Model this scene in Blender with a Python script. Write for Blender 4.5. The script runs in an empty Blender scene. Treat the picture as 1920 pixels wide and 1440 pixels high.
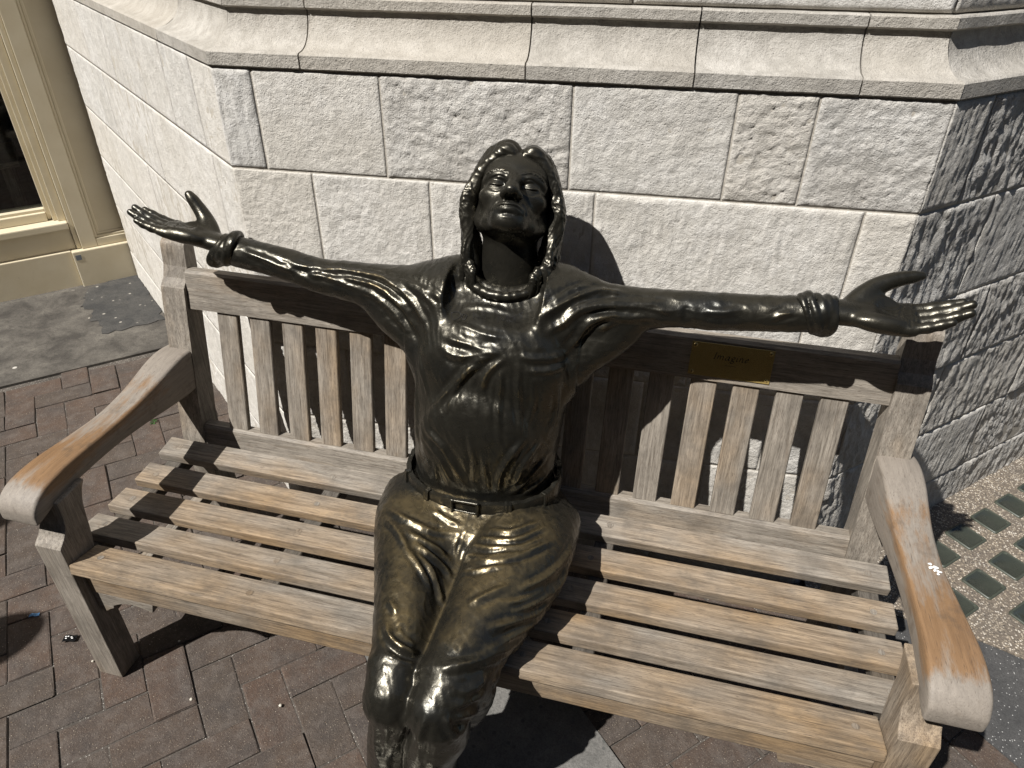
import bpy, bmesh, math, random
import numpy as np
from mathutils import Vector, Matrix

# ---------------------------------------------------------------- camera, sky, sun, exposure
scene = bpy.context.scene
R2 = math.sqrt(2.0)
cam_data = bpy.data.cameras.new("camera")
cam_data.sensor_width = 36.0
cam_data.lens = 24.956
cam_data.clip_start = 0.02
cam_data.clip_end = 2000.0
cam = bpy.data.objects.new("camera", cam_data)
scene.collection.objects.link(cam)
cam.location = (0.36114, -0.80873, 1.62682)
cam.rotation_euler = (0.9803703, -0.0088056, 0.2471011)
scene.camera = cam

SUN_TRAVEL = Vector((0.78, 1.0, -1.58)).normalized()      # the way the light goes
SUN_EL = math.asin(-SUN_TRAVEL.z)
world = bpy.data.worlds.new("World")
scene.world = world
world.use_nodes = True
wn = world.node_tree.nodes
wl = world.node_tree.links
bg = wn["Background"]
sky = wn.new("ShaderNodeTexSky")
sky.sky_type = 'NISHITA'
sky.sun_disc = False
sky.sun_elevation = SUN_EL
sky.sun_rotation = math.atan2(-SUN_TRAVEL.x, -SUN_TRAVEL.y)
wl.new(sky.outputs[0], bg.inputs[0])
bg.inputs[1].default_value = 0.05
sun_data = bpy.data.lights.new("sun", 'SUN')
sun_data.energy = 5.0
sun_data.angle = math.radians(0.53)
sun_data.color = (1.0, 0.98, 0.95)
sun = bpy.data.objects.new("sun", sun_data)
scene.collection.objects.link(sun)
sun.rotation_euler = SUN_TRAVEL.to_track_quat('-Z', 'Y').to_euler()
scene.view_settings.view_transform = 'Standard'
scene.view_settings.look = 'None'
scene.view_settings.gamma = 1.0
scene.view_settings.exposure = 0.6
scene.cycles.use_denoising = True
scene.cycles.max_bounces = 6

rng = random.Random(7)
col = scene.collection

# ---------------------------------------------------------------- helpers
def link(name, me, mat=None, parent=None):
    o = bpy.data.objects.new(name, me)
    if mat is not None and not me.materials:
        me.materials.append(mat)
    col.objects.link(o)
    if parent is not None:
        o.parent = parent
    return o

def empty(name, loc=(0, 0, 0)):
    o = bpy.data.objects.new(name, None)
    o.empty_display_size = 0.1
    o.location = loc
    col.objects.link(o)
    return o

def tag(o, label=None, cat=None, group=None, kind=None):
    if label: o["label"] = label
    if cat: o["category"] = cat
    if group: o["group"] = group
    if kind: o["kind"] = kind
    return o

def bm_mesh(bm, name="mesh", smooth=False):
    bmesh.ops.recalc_face_normals(bm, faces=bm.faces)
    me = bpy.data.meshes.new(name)
    bm.to_mesh(me)
    bm.free()
    if smooth:
        me.shade_smooth()
    return me

def data_mesh(name, v, f, smooth=False):
    me = bpy.data.meshes.new(name)
    me.from_pydata([tuple(map(float, p)) for p in v], [], [tuple(map(int, q)) for q in f])
    me.update()
    if smooth:
        me.shade_smooth()
    return me

def quad_mesh(name, v, q, smooth=True):
    """fast mesh from numpy vertices and an (n,4) index array"""
    me = bpy.data.meshes.new(name)
    v = np.ascontiguousarray(v, dtype=np.float32)
    q = np.ascontiguousarray(q, dtype=np.int32)
    me.vertices.add(len(v))
    me.vertices.foreach_set("co", v.ravel())
    me.loops.add(q.size)
    me.loops.foreach_set("vertex_index", q.ravel())
    me.polygons.add(len(q))
    me.polygons.foreach_set("loop_start", np.arange(0, q.size, 4, dtype=np.int32))
    me.update(calc_edges=True)
    me.validate()
    if smooth:
        me.shade_smooth()
    return me

def bevel(bm, w, seg=2, ang=0.5):
    es = [e for e in bm.edges if len(e.link_faces) == 2 and e.calc_face_angle(0) > ang]
    if es:
        bmesh.ops.bevel(bm, geom=es, offset=w, segments=seg, affect='EDGES', profile=0.6, clamp_overlap=True)

def box_bm(x0, x1, y0, y1, z0, z1, bv=0.003, seg=2):
    bm = bmesh.new()
    bmesh.ops.create_cube(bm, size=1.0)
    for v in bm.verts:
        v.co = Vector((x0 if v.co.x < 0 else x1, y0 if v.co.y < 0 else y1, z0 if v.co.z < 0 else z1))
    if bv:
        bevel(bm, bv, seg)
    return bm

def prism_bm(pts, axis, a0, a1, bv=0.003, seg=2, ang=0.5):
    """extrude a closed outline; axis 'x': pts are (y,z); 'y': (x,z); 'z': (x,y)"""
    bm = bmesh.new()
    def P(p, a):
        if axis == 'x': return (a, p[0], p[1])
        if axis == 'y': return (p[0], a, p[1])
        return (p[0], p[1], a)
    lo = [bm.verts.new(P(p, a0)) for p in pts]
    hi = [bm.verts.new(P(p, a1)) for p in pts]
    n = len(pts)
    bm.faces.new(lo)
    bm.faces.new(hi[::-1])
    for i in range(n):
        bm.faces.new((lo[i], hi[i], hi[(i + 1) % n], lo[(i + 1) % n]))
    bmesh.ops.recalc_face_normals(bm, faces=bm.faces)
    if bv:
        bevel(bm, bv, seg, ang)
    return bm

def spline(pts, n=8):
    """Catmull-Rom through points"""
    P = [np.array(p, float) for p in pts]
    P = [2 * P[0] - P[1]] + P + [2 * P[-1] - P[-2]]
    out = []
    for i in range(1, len(P) - 2):
        for k in range(n):
            t = k / n
            a, b, c, d = P[i - 1], P[i], P[i + 1], P[i + 2]
            out.append(0.5 * (2 * b + (c - a) * t + (2 * a - 5 * b + 4 * c - d) * t * t + (3 * b - a - 3 * c + d) * t ** 3))
    out.append(P[-2])
    return [tuple(p) for p in out]

# gradient noise on numpy points -------------------------------------------------
def _hash(ix, iy, iz, seed):
    h = (ix.astype(np.int64) * 374761393 + iy.astype(np.int64) * 668265263 + iz.astype(np.int64) * 2147483647 + seed * 974634777) & 0xffffffff
    h = ((h ^ (h >> 13)) * 1274126177) & 0xffffffff
    return (h ^ (h >> 16)) & 0xffffffff

def perlin(p, seed=0):
    p = np.asarray(p, dtype=np.float64)
    i = np.floor(p).astype(np.int64)
    f = p - i
    u = f * f * f * (f * (f * 6 - 15) + 10)
    res = np.zeros(len(p))
    for dx in (0, 1):
        for dy in (0, 1):
            for dz in (0, 1):
                h = _hash(i[:, 0] + dx, i[:, 1] + dy, i[:, 2] + dz, seed)
                gx = ((h & 1023) / 511.5) - 1
                gy = (((h >> 10) & 1023) / 511.5) - 1
                gz = (((h >> 20) & 1023) / 511.5) - 1
                d = gx * (f[:, 0] - dx) + gy * (f[:, 1] - dy) + gz * (f[:, 2] - dz)
                w = (u[:, 0] if dx else 1 - u[:, 0]) * (u[:, 1] if dy else 1 - u[:, 1]) * (u[:, 2] if dz else 1 - u[:, 2])
                res += w * d
    return res

def fbm(p, octv=3, seed=0, gain=0.5):
    a, s, out = 1.0, 1.0, 0
    for k in range(octv):
        out = out + a * perlin(np.asarray(p) * s, seed + 17 * k)
        a *= gain
        s *= 2.03
    return out

# ---------------------------------------------------------------- materials
class NT:
    def __init__(self, name):
        self.m = bpy.data.materials.new(name)
        self.m.use_nodes = True
        self.t = self.m.node_tree
        self.b = self.t.nodes["Principled BSDF"]
    def n(self, typ, **kw):
        nd = self.t.nodes.new(typ)
        for k, v in kw.items():
            if k.startswith("i_"):
                key = k[2:]
                key = int(key) if key.isdigit() else key
                nd.inputs[key].default_value = v
            else:
                setattr(nd, k, v)
        return nd
    def l(self, a, b):
        self.t.links.new(a, b)
    def coord(self, scale=(1, 1, 1), rnd=True, rot=(0, 0, 0)):
        tc = self.n("ShaderNodeTexCoord")
        mp = self.n("ShaderNodeMapping")
        mp.inputs["Scale"].default_value = scale
        mp.inputs["Rotation"].default_value = rot
        self.l(tc.outputs["Object"], mp.inputs[0])
        if rnd:
            oi = self.n("ShaderNodeObjectInfo")
            ml = self.n("ShaderNodeMath", operation='MULTIPLY', i_1=37.0)
            self.l(oi.outputs["Random"], ml.inputs[0])
            cb = self.n("ShaderNodeCombineXYZ")
            for k in range(3): self.l(ml.outputs[0], cb.inputs[k])
            self.l(cb.outputs[0], mp.inputs["Location"])
        return mp.outputs[0]
    def noise(self, vec, scale, detail=4, rough=0.55, dist=0.0):
        nd = self.n("ShaderNodeTexNoise")
        nd.inputs["Scale"].default_value = scale
        nd.inputs["Detail"].default_value = detail
        nd.inputs["Roughness"].default_value = rough
        nd.inputs["Distortion"].default_value = dist
        self.l(vec, nd.inputs["Vector"])
        return nd.outputs[0]
    def vor(self, vec, scale, feature='F1', out="Distance"):
        nd = self.n("ShaderNodeTexVoronoi", feature=feature)
        nd.inputs["Scale"].default_value = scale
        self.l(vec, nd.inputs["Vector"])
        return nd.outputs[out]
    def ramp(self, fac, stops):
        nd = self.n("ShaderNodeValToRGB")
        el = nd.color_ramp.elements
        while len(el) > 1: el.remove(el[-1])
        el[0].position, c = stops[0]
        el[0].color = (*c, 1) if not isinstance(c, float) else (c, c, c, 1)
        for p, c in stops[1:]:
            e = el.new(p)
            e.color = (*c, 1) if not isinstance(c, float) else (c, c, c, 1)
        self.l(fac, nd.inputs[0])
        return nd.outputs[0]
    def mix(self, fac, a, b, mode='MIX'):
        nd = self.n("ShaderNodeMix", data_type='RGBA', blend_type=mode)
        for sock, v in ((nd.inputs[0], fac), (nd.inputs[6], a), (nd.inputs[7], b)):
            if isinstance(v, (int, float)): sock.default_value = v
            elif isinstance(v, tuple): sock.default_value = (*v, 1)
            else: self.l(v, sock)
        return nd.outputs[2]
    def math(self, op, a, b=0.0, clamp=False):
        nd = self.n("ShaderNodeMath", operation=op, use_clamp=clamp)
        for k, v in ((0, a), (1, b)):
            if isinstance(v, (int, float)): nd.inputs[k].default_value = v
            else: self.l(v, nd.inputs[k])
        return nd.outputs[0]
    def rand(self):
        return self.n("ShaderNodeObjectInfo").outputs["Random"]
    def bump(self, height, dist=0.002, strength=1.0, normal=None):
        nd = self.n("ShaderNodeBump")
        nd.inputs["Distance"].default_value = dist
        nd.inputs["Strength"].default_value = strength
        self.l(height, nd.inputs["Height"])
        if normal is not None: self.l(normal, nd.inputs["Normal"])
        return nd.outputs[0]
    def out(self, color=None, rough=None, normal=None, **kw):
        b = self.b
        for sock, v in (("Base Color", color), ("Roughness", rough), ("Normal", normal)):
            if v is None: continue
            if isinstance(v, (int, float)): b.inputs[sock].default_value = v
            elif isinstance(v, tuple): b.inputs[sock].default_value = (*v, 1)
            else: self.l(v, b.inputs[sock])
        for k, v in kw.items():
            b.inputs[k.replace("_", " ")].default_value = v
        return self.m

def mat_stone(name, ca, cb, fine=1.0):
    t = NT(name)
    v = t.coord()
    big = t.noise(v, 5, 5, 0.6)
    med = t.noise(v, 38, 5, 0.65)
    spk = t.noise(v, 420, 3, 0.7)
    c = t.mix(t.ramp(big, [(0.35, 0.0), (0.65, 1.0)]), ca, cb)
    c = t.mix(t.ramp(med, [(0.38, 0.55), (0.6, 0.0)]), c, tuple(x * 0.72 for x in ca))
    c = t.mix(t.ramp(spk, [(0.3, 0.6), (0.46, 0.0)]), c, (0.13, 0.115, 0.095))
    st_ = t.noise(t.coord((3, 3, 0.7)), 6, 5, 0.65)
    c = t.mix(t.ramp(st_, [(0.52, 0.0), (0.75, 0.45)]), c, tuple(x * 0.55 for x in ca))
    c = t.mix(t.ramp(t.rand(), [(0.0, 0.0), (1.0, 0.3)]), c, tuple(x * f for x, f in zip(cb, (1.0, 0.93, 0.82))))
    pits = t.vor(v, 160)
    mid = t.noise(v, 130, 4, 0.7)
    h = t.math('ADD', t.math('MULTIPLY', med, 1.2), t.math('ADD', t.math('MULTIPLY', spk, 0.5), t.math('MULTIPLY', mid, 1.1)))
    h = t.math('ADD', h, t.math('MULTIPLY', t.ramp(pits, [(0.0, 0.0), (0.28, 1.0)]), 0.35))
    nrm = t.bump(h, 0.0030 * fine, 0.85)
    return t.out(c, 0.92, nrm, Specular_IOR_Level=0.2)

def mat_wood(name, axis, warm=0.5, dim=1.0):
    t = NT(name)
    k = {'x': (1, 0, 0), 'y': (0, 1, 0), 'z': (0, 0, 1)}[axis]
    def ax(c, l=1.0): return tuple(l if q else c for q in k)
    v = t.coord(ax(14))
    vd = t.coord(ax(95, 6.0))
    vf = t.coord(ax(60, 1.6))
    v1 = t.coord((1, 1, 1))
    vp = t.coord(ax(2.2))
    grain = t.noise(v, 8, 5, 0.65, 0.5)
    lines = t.noise(vf, 7, 4, 0.7, 0.35)
    pores = t.noise(vd, 8, 3, 0.6)
    patch = t.noise(vp, 3.2, 3, 0.55)
    fig = t.noise(v, 2.0, 2, 0.5, 2.2)
    gc = t.ramp(t.math('ADD', t.math('MULTIPLY', grain, 0.6), t.math('MULTIPLY', lines, 0.4)), [(0.34, 0.0), (0.66, 1.0)])
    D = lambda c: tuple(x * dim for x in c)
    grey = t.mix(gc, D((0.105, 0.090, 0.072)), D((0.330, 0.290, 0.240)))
    tan = t.mix(gc, D((0.125, 0.078, 0.040)), D((0.385, 0.262, 0.142)))
    f = t.math('ADD', patch, t.math('MULTIPLY', t.math('SUBTRACT', t.rand(), 0.5), 0.16))
    c = t.mix(t.ramp(f, [(0.55 - 0.3 * warm, 0.0), (0.90 - 0.3 * warm, 0.9)]), grey, tan)
    c = t.mix(t.ramp(fig, [(0.485, 0.0), (0.5, 0.35), (0.515, 0.0)]), c, D((0.11, 0.075, 0.045)))
    c = t.mix(t.ramp(lines, [(0.30, 0.7), (0.40, 0.0)]), c, D((0.075, 0.056, 0.042)))
    c = t.mix(t.ramp(pores, [(0.33, 0.75), (0.43, 0.0)]), c, D((0.07, 0.053, 0.04)))
    wash = t.noise(v1, 11, 5, 0.65)
    c = t.mix(t.ramp(wash, [(0.48, 0.0), (0.72, 0.62)]), c, D((0.085, 0.074, 0.062)))
    h = t.math('ADD', t.math('ADD', t.math('MULTIPLY', grain, 0.4), lines), t.math('MULTIPLY', pores, 0.8))
    nrm = t.bump(h, 0.0012, 0.75)
    return t.out(c, t.ramp(patch, [(0.3, 0.7), (0.7, 0.48)]), nrm, Specular_IOR_Level=0.35)

def mat_arm():
    """arm rests: silvered with rubbed orange-brown edges"""
    t = NT("arm_wood")
    v = t.coord((14, 1, 14))
    v1 = t.coord((1, 1, 1), rnd=False)
    vs = t.coord((5, 1, 5), rnd=False)
    grain = t.noise(v, 8, 6, 0.7, 0.8)
    fine = t.noise(t.coord((60, 1.6, 60)), 7, 4, 0.7, 0.4)
    rub = t.n("ShaderNodeAttribute", attribute_name="rub").outputs["Fac"]
    rub = t.math('ADD', rub, t.math('MULTIPLY', t.math('SUBTRACT', t.noise(vs, 9, 6, 0.7), 0.5), 1.5))
    grey = t.mix(grain, (0.12, 0.102, 0.084), (0.30, 0.26, 0.215))
    org = t.mix(grain, (0.105, 0.056, 0.026), (0.285, 0.168, 0.082))
    c = t.mix(t.ramp(rub, [(0.35, 0.0), (0.7, 0.92)]), grey, org)
    c = t.mix(t.ramp(fine, [(0.30, 0.8), (0.42, 0.0)]), c, (0.06, 0.042, 0.03))
    c = t.mix(t.ramp(t.noise(v1, 28, 4, 0.6), [(0.56, 0.0), (0.72, 0.5)]), c, (0.09, 0.065, 0.045))
    nrm = t.bump(t.math('ADD', grain, fine), 0.0007, 0.7)
    return t.out(c, t.ramp(rub, [(0.3, 0.62), (0.8, 0.33)]), nrm, Specular_IOR_Level=0.45)

def mat_paver():
    t = NT("paver_clay")
    v = t.coord((1, 1, 1))
    big = t.noise(v, 9, 4, 0.6)
    fine = t.noise(v, 260, 4, 0.7)
    c = t.mix(t.rand(), (0.092, 0.059, 0.042), (0.074, 0.057, 0.044))
    c = t.mix(t.ramp(big, [(0.4, 0.0), (0.68, 0.8)]), c, (0.060, 0.051, 0.045))
    c = t.mix(t.ramp(fine, [(0.35, 0.5), (0.6, 0.0)]), c, (0.03, 0.025, 0.022))
    vv = t.n("ShaderNodeTexVoronoi")
    vv.inputs["Scale"].default_value = 165
    t.l(v, vv.inputs["Vector"])
    sel = t.n("ShaderNodeSeparateColor")
    t.l(vv.outputs["Color"], sel.inputs[0])
    dots = t.math('MULTIPLY', t.ramp(vv.outputs["Distance"], [(0.12, 1.0), (0.26, 0.0)]), t.ramp(sel.outputs[0], [(0.52, 0.0), (0.95, 1.0)]))
    c = t.mix(dots, c, t.mix(sel.outputs[1], (0.22, 0.15, 0.09), (0.46, 0.40, 0.32)))
    v2_ = t.n("ShaderNodeTexVoronoi"); v2_.inputs["Scale"].default_value = 320; t.l(v, v2_.inputs["Vector"])
    s2_ = t.n("ShaderNodeSeparateColor"); t.l(v2_.outputs["Color"], s2_.inputs[0])
    d2_ = t.math('MULTIPLY', t.ramp(v2_.outputs["Distance"], [(0.15, 1.0), (0.35, 0.0)]), t.ramp(s2_.outputs[0], [(0.6, 0.0), (0.9, 0.8)]))
    c = t.mix(d2_, c, (0.24, 0.20, 0.16))
    dust = t.noise(t.coord((1, 1, 1)), 26, 6, 0.75)
    c = t.mix(t.ramp(dust, [(0.46, 0.0), (0.74, 0.7)]), c, (0.125, 0.105, 0.090))
    h = t.math('ADD', t.math('ADD', fine, t.math('MULTIPLY', dust, 1.2)), t.math('MULTIPLY', dots, 0.6))
    return t.out(c, 0.85, t.bump(h, 0.0028, 1.0), Specular_IOR_Level=0.3)

def mat_ground(name, ca, cb, spk=(0.4, 0.37, 0.33), spk_thr=0.8, scale=150, blot=6.0):
    t = NT(name)
    v = t.coord((1, 1, 1), rnd=False)
    big = t.noise(v, blot, 6, 0.65, 0.4)
    fine = t.noise(v, 300, 4, 0.7)
    c = t.mix(t.ramp(big, [(0.36, 0.0), (0.66, 1.0)]), ca, cb)
    c = t.mix(t.ramp(fine, [(0.35, 0.6), (0.6, 0.0)]), c, tuple(x * 0.45 for x in ca))
    c = t.mix(t.ramp(t.noise(v, blot * 5, 5, 0.7, 0.6), [(0.5, 0.0), (0.72, 0.6)]), c, tuple(x * 0.5 for x in ca))
    vv = t.n("ShaderNodeTexVoronoi")
    vv.inputs["Scale"].default_value = scale
    t.l(v, vv.inputs["Vector"])
    sel = t.n("ShaderNodeSeparateColor")
    t.l(vv.outputs["Color"], sel.inputs[0])
    d = t.math('MULTIPLY', t.ramp(vv.outputs["Distance"], [(0.2, 1.0), (0.3, 0.0)]), t.ramp(sel.outputs[0], [(spk_thr, 0.0), (spk_thr + 0.03, 1.0)]))
    c = t.mix(d, c, spk)
    return t.out(c, 0.88, t.bump(fine, 0.0018, 0.9), Specular_IOR_Level=0.3)

def mat_aggregate():
    t = NT("exposed_aggregate")
    v = t.coord((1, 1, 1), rnd=False)
    vv = t.n("ShaderNodeTexVoronoi")
    vv.inputs["Scale"].default_value = 170
    t.l(v, vv.inputs["Vector"])
    sel = t.n("ShaderNodeSeparateColor")
    t.l(vv.outputs["Color"], sel.inputs[0])
    peb = t.ramp(sel.outputs[0], [(0.0, (0.04, 0.036, 0.032)), (0.25, (0.16, 0.13, 0.095)), (0.5, (0.30, 0.245, 0.175)), (0.8, (0.44, 0.38, 0.30)), (1.0, (0.6, 0.55, 0.47))])
    c = t.mix(t.ramp(vv.outputs["Distance"], [(0.32, 0.0), (0.55, 1.0)]), peb, (0.13, 0.105, 0.08))
    c = t.mix(t.ramp(t.noise(v, 7, 4), [(0.45, 0.0), (0.75, 0.5)]), c, (0.08, 0.07, 0.06))
    h = t.math('SUBTRACT', 1.0, vv.outputs["Distance"])
    return t.out(c, 0.7, t.bump(h, 0.002, 1.0))

def mat_paint(name, c0, rough=0.42):
    t = NT(name)
    v = t.coord((1, 1, 1))
    n1 = t.noise(v, 7, 5, 0.6)
    n2 = t.noise(v, 60, 5, 0.65)
    c = t.mix(t.ramp(n1, [(0.4, 0.0), (0.75, 0.6)]), c0, tuple(x * f for x, f in zip(c0, (0.86, 0.83, 0.76))))
    c = t.mix(t.ramp(n2, [(0.68, 0.0), (0.76, 0.7)]), c, tuple(x * 0.5 for x in c0))
    return t.out(c, rough, t.bump(t.math('ADD', n1, t.math('MULTIPLY', n2, 0.4)), 0.0012, 0.6))

def mat_plain(name, c, rough=0.6, metal=0.0, **kw):
    t = NT(name)
    v = t.coord((1, 1, 1))
    n1 = t.noise(v, 30, 4, 0.6)
    cc = t.mix(t.ramp(n1, [(0.35, 0.0), (0.7, 0.6)]), c, tuple(x * 0.7 for x in c))
    return t.out(cc, rough, t.bump(n1, 0.0006, 0.5), Metallic=metal, **kw)

def mat_bronze():
    t = NT("bronze")
    v = t.coord((1, 1, 1), rnd=False)
    wear = t.n("ShaderNodeAttribute", attribute_name="wear").outputs["Fac"]
    big = t.noise(v, 9, 5, 0.6, 0.3)
    med = t.noise(v, 45, 5, 0.65, 0.5)
    fine = t.noise(v, 240, 4, 0.65)
    w = t.math('ADD', wear, t.math('MULTIPLY', t.math('SUBTRACT', big, 0.5), 0.75))
    w = t.math('ADD', w, t.math('MULTIPLY', t.math('SUBTRACT', med, 0.5), 0.3))
    dark = t.mix(big, (0.036, 0.035, 0.029), (0.064, 0.057, 0.043))
    gold = t.mix(med, (0.135, 0.104, 0.056), (0.205, 0.158, 0.082))
    c = t.mix(t.ramp(w, [(0.38, 0.0), (0.85, 1.0)]), dark, gold)
    c = t.mix(t.ramp(big, [(0.30, 0.5), (0.45, 0.0)]), c, (0.035, 0.036, 0.035))
    rough = t.math('ADD', t.ramp(med, [(0.3, 0.23), (0.7, 0.38)]), t.math('MULTIPLY', t.math('SUBTRACT', fine, 0.5), 0.12))
    h = t.math('ADD', t.math('MULTIPLY', med, 1.0), t.math('MULTIPLY', fine, 0.35))
    nrm = t.bump(h, 0.0016, 0.5)
    return t.out(c, rough, nrm, Metallic=0.80, Specular_IOR_Level=0.5)

M = {}
M['stone'] = mat_stone("pale_limestone", (0.52, 0.495, 0.45), (0.62, 0.60, 0.565))
M['stone_rough'] = mat_stone("rough_limestone", (0.48, 0.455, 0.415), (0.58, 0.56, 0.525), 1.5)
M['mould'] = mat_stone("buff_limestone", (0.355, 0.33, 0.29), (0.45, 0.425, 0.385), 1.2)
M['mortar'] = mat_stone("lime_mortar", (0.42, 0.39, 0.34), (0.50, 0.47, 0.42), 0.6)
M['wood_x'] = mat_wood("weathered_teak_lengthwise", 'x', 0.55)
M['wood_x_warm'] = mat_wood("honey_teak_lengthwise", 'x', 0.95)
M['wood_x_grey'] = mat_wood("silvered_teak_lengthwise", 'x', 0.2)
M['wood_z'] = mat_wood("weathered_teak_upright", 'z', 0.5)
M['wood_z_grey'] = mat_wood("silvered_teak_upright", 'z', 0.08)
M['wood_y'] = mat_wood("weathered_teak_crosswise", 'y', 0.2)
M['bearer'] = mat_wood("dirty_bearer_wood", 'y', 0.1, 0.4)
M['arm'] = mat_arm()
M['paver'] = mat_paver()
M['joint'] = mat_ground("paving_joint_sand", (0.070, 0.060, 0.050), (0.115, 0.098, 0.082), spk_thr=0.55, scale=220)
M['asphalt'] = mat_ground("grey_tarmac", (0.055, 0.054, 0.053), (0.085, 0.082, 0.078), (0.4, 0.39, 0.37), 0.82, 190)
M['concrete'] = mat_ground("worn_concrete", (0.055, 0.049, 0.042), (0.155, 0.14, 0.118), (0.5, 0.47, 0.42), 0.985, 30, 7.0)
M['tarry'] = mat_ground("dark_tar_patch", (0.045, 0.044, 0.042), (0.085, 0.080, 0.072), (0.30, 0.28, 0.24), 0.90, 38, 11.0)
M['slab'] = mat_ground("grey_slab", (0.13, 0.125, 0.115), (0.19, 0.18, 0.165), (0.08, 0.08, 0.075), 0.7, 55, 14.0)
M['aggregate'] = mat_aggregate()
M['cream'] = mat_paint("cream_gloss_paint", (0.60, 0.53, 0.39), 0.38)
M['bronze'] = mat_bronze()
M['sticker'] = mat_plain("grey_sticker", (0.16, 0.18, 0.2), 0.5)
M['facade'] = mat_plain("dark_facade_brick", (0.12, 0.09, 0.07), 0.9)
M['dark'] = mat_plain("dark_interior", (0.02, 0.018, 0.016), 0.8)
M['plug'] = mat_plain("wood_plug", (0.16, 0.12, 0.085), 0.7)
M['ink'] = mat_plain("black_engraving", (0.008, 0.007, 0.006), 0.5)
def mat_brass():
    t = NT("tarnished_brass")
    v = t.coord((1, 1, 1), rnd=False)
    a = t.noise(v, 60, 5, 0.65)
    b = t.noise(v, 700, 3, 0.7)
    c = t.mix(a, (0.34, 0.24, 0.075), (0.48, 0.35, 0.13))
    return t.out(c, t.ramp(b, [(0.4, 0.22), (0.7, 0.42)]), t.bump(b, 0.0002, 0.5), Metallic=0.4)
M['brass'] = mat_brass()
def mat_glass(name, c, rough, tr=1.0):
    t = NT(name)
    v = t.coord((1, 1, 1))
    n1 = t.noise(v, 25, 4, 0.6)
    return t.out(t.mix(n1, c, tuple(x * 0.6 for x in c)), t.ramp(n1, [(0.4, rough), (0.8, rough * 2.5)]), t.bump(n1, 0.0004, 0.3), Transmission_Weight=tr, IOR=1.45)
M['pane'] = mat_glass("shop_window_glass", (0.75, 0.8, 0.78), 0.01)
M['rim'] = mat_plain("glass_lens_rim", (0.05, 0.056, 0.042), 0.4)
M['lens'] = mat_glass("thick_greenish_glass", (0.045, 0.050, 0.040), 0.16, 0.1)

# ---------------------------------------------------------------- ground
def st(s, t):                    # paving axes run at 45 degrees to the bench
    return ((s + t) / R2, (t - s) / R2)

def sheet(name, pts, z, mat, kind='structure', thick=0.0):
    bm = bmesh.new()
    if thick:
        bm = prism_bm([(p[0], p[1]) for p in pts], 'z', z - thick, z, 0.0)
    else:
        bm.faces.new([bm.verts.new((p[0], p[1], z)) for p in pts])
    o = link(name, bm_mesh(bm, name), mat)
    tag(o, kind=kind)
    return o

tag(sheet("ground", [(-600, -600), (600, -600), (600, 600), (-600, 600)], -0.016, M['asphalt']), "grey tarmac street surface around the paving")
pave = sheet("pavement", [st(-2.26, -1.9), st(3.2, -1.9), st(3.2, 1.13), st(-2.26, 1.13)], -0.005, M['joint'])
tag(pave, "herringbone brick paving under and around the bench")
# concrete strip along the shop, tar patch on it
tag(sheet("concrete_strip", [st(-6.5, -6), st(-2.262, -6), st(-2.262, 1.6), st(-6.5, 1.6)], 0.005, M['concrete'], thick=0.05), "worn grey concrete strip along the shop front")
def ragged(cx, cy, rx, ry, n, seed, rot=0.0, amp=0.22):
    r = random.Random(seed)
    out = []
    for i in range(n):
        a = 2 * math.pi * i / n
        k = 1 + r.uniform(-amp, amp)
        x, y = rx * k * math.cos(a), ry * k * math.sin(a)
        out.append((cx + x * math.cos(rot) - y * math.sin(rot), cy + x * math.sin(rot) + y * math.cos(rot)))
    return out
tar = [(-2.47, 1.90), (-2.50, 1.80), (-2.44, 1.74), (-2.40, 1.66), (-2.31, 1.63), (-2.27, 1.56), (-2.20, 1.55), (-2.12, 1.47), (-2.05, 1.50), (-1.98, 1.58), (-1.93, 1.64), (-2.02, 1.74), (-2.2, 1.9), (-2.40, 2.05)]
tr_ = random.Random(5)
tar2 = []
for k in range(len(tar)):
    a_, b_ = np.array(tar[k]), np.array(tar[(k + 1) % len(tar)])
    for f_ in (0, .25, .5, .75):
        tar2.append(tuple(a_ + (b_ - a_) * f_ + np.array([tr_.uniform(-.014, .014), tr_.uniform(-.014, .014)])))
tag(sheet("tar_patch", tar2, 0.008, M['tarry'], thick=0.002), "dark tar patch with pale flecks by the pillar foot")
# grey slab let into the bricks under the statue
S0, S1, T0, T1 = -0.527, 0.273, -0.047, 0.353
slab_pts = [st(S0, T0), st(S1, T0), st(S1, T1), st(S0, T1)]
tag(sheet("foot_slab", slab_pts, 0.005, M['slab'], thick=0.02), "grey slab let into the bricks below the statue")
# tarmac strip and pavement light panel on the right
tarmac = [st(0.35, 1.133), st(2.6, 1.133), st(2.6, 1.6), st(1.2, 1.62), (1.55, 0.585), (1.397, 0.629), (1.334, 0.652), (1.293, 0.664), (1.05, 0.70), (0.9, 0.70)]
tag(sheet("tarmac_strip", tarmac, 0.005, M['asphalt'], thick=0.02), "dark tarmac strip beside the right arm of the bench")
panel_pts = [(0.86, 0.704), (1.05, 0.704), (1.293, 0.668), (1.334, 0.656), (1.397, 0.633), (1.55, 0.589), (1.9, 0.50), (3.0, 1.5), (2.4, 2.3), (0.86, 0.82)]
light_panel = sheet("pavement_light", panel_pts, 0.0055, M['aggregate'], thick=0.03)
tag(light_panel, "exposed pebble panel set with square glass lenses")
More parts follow.
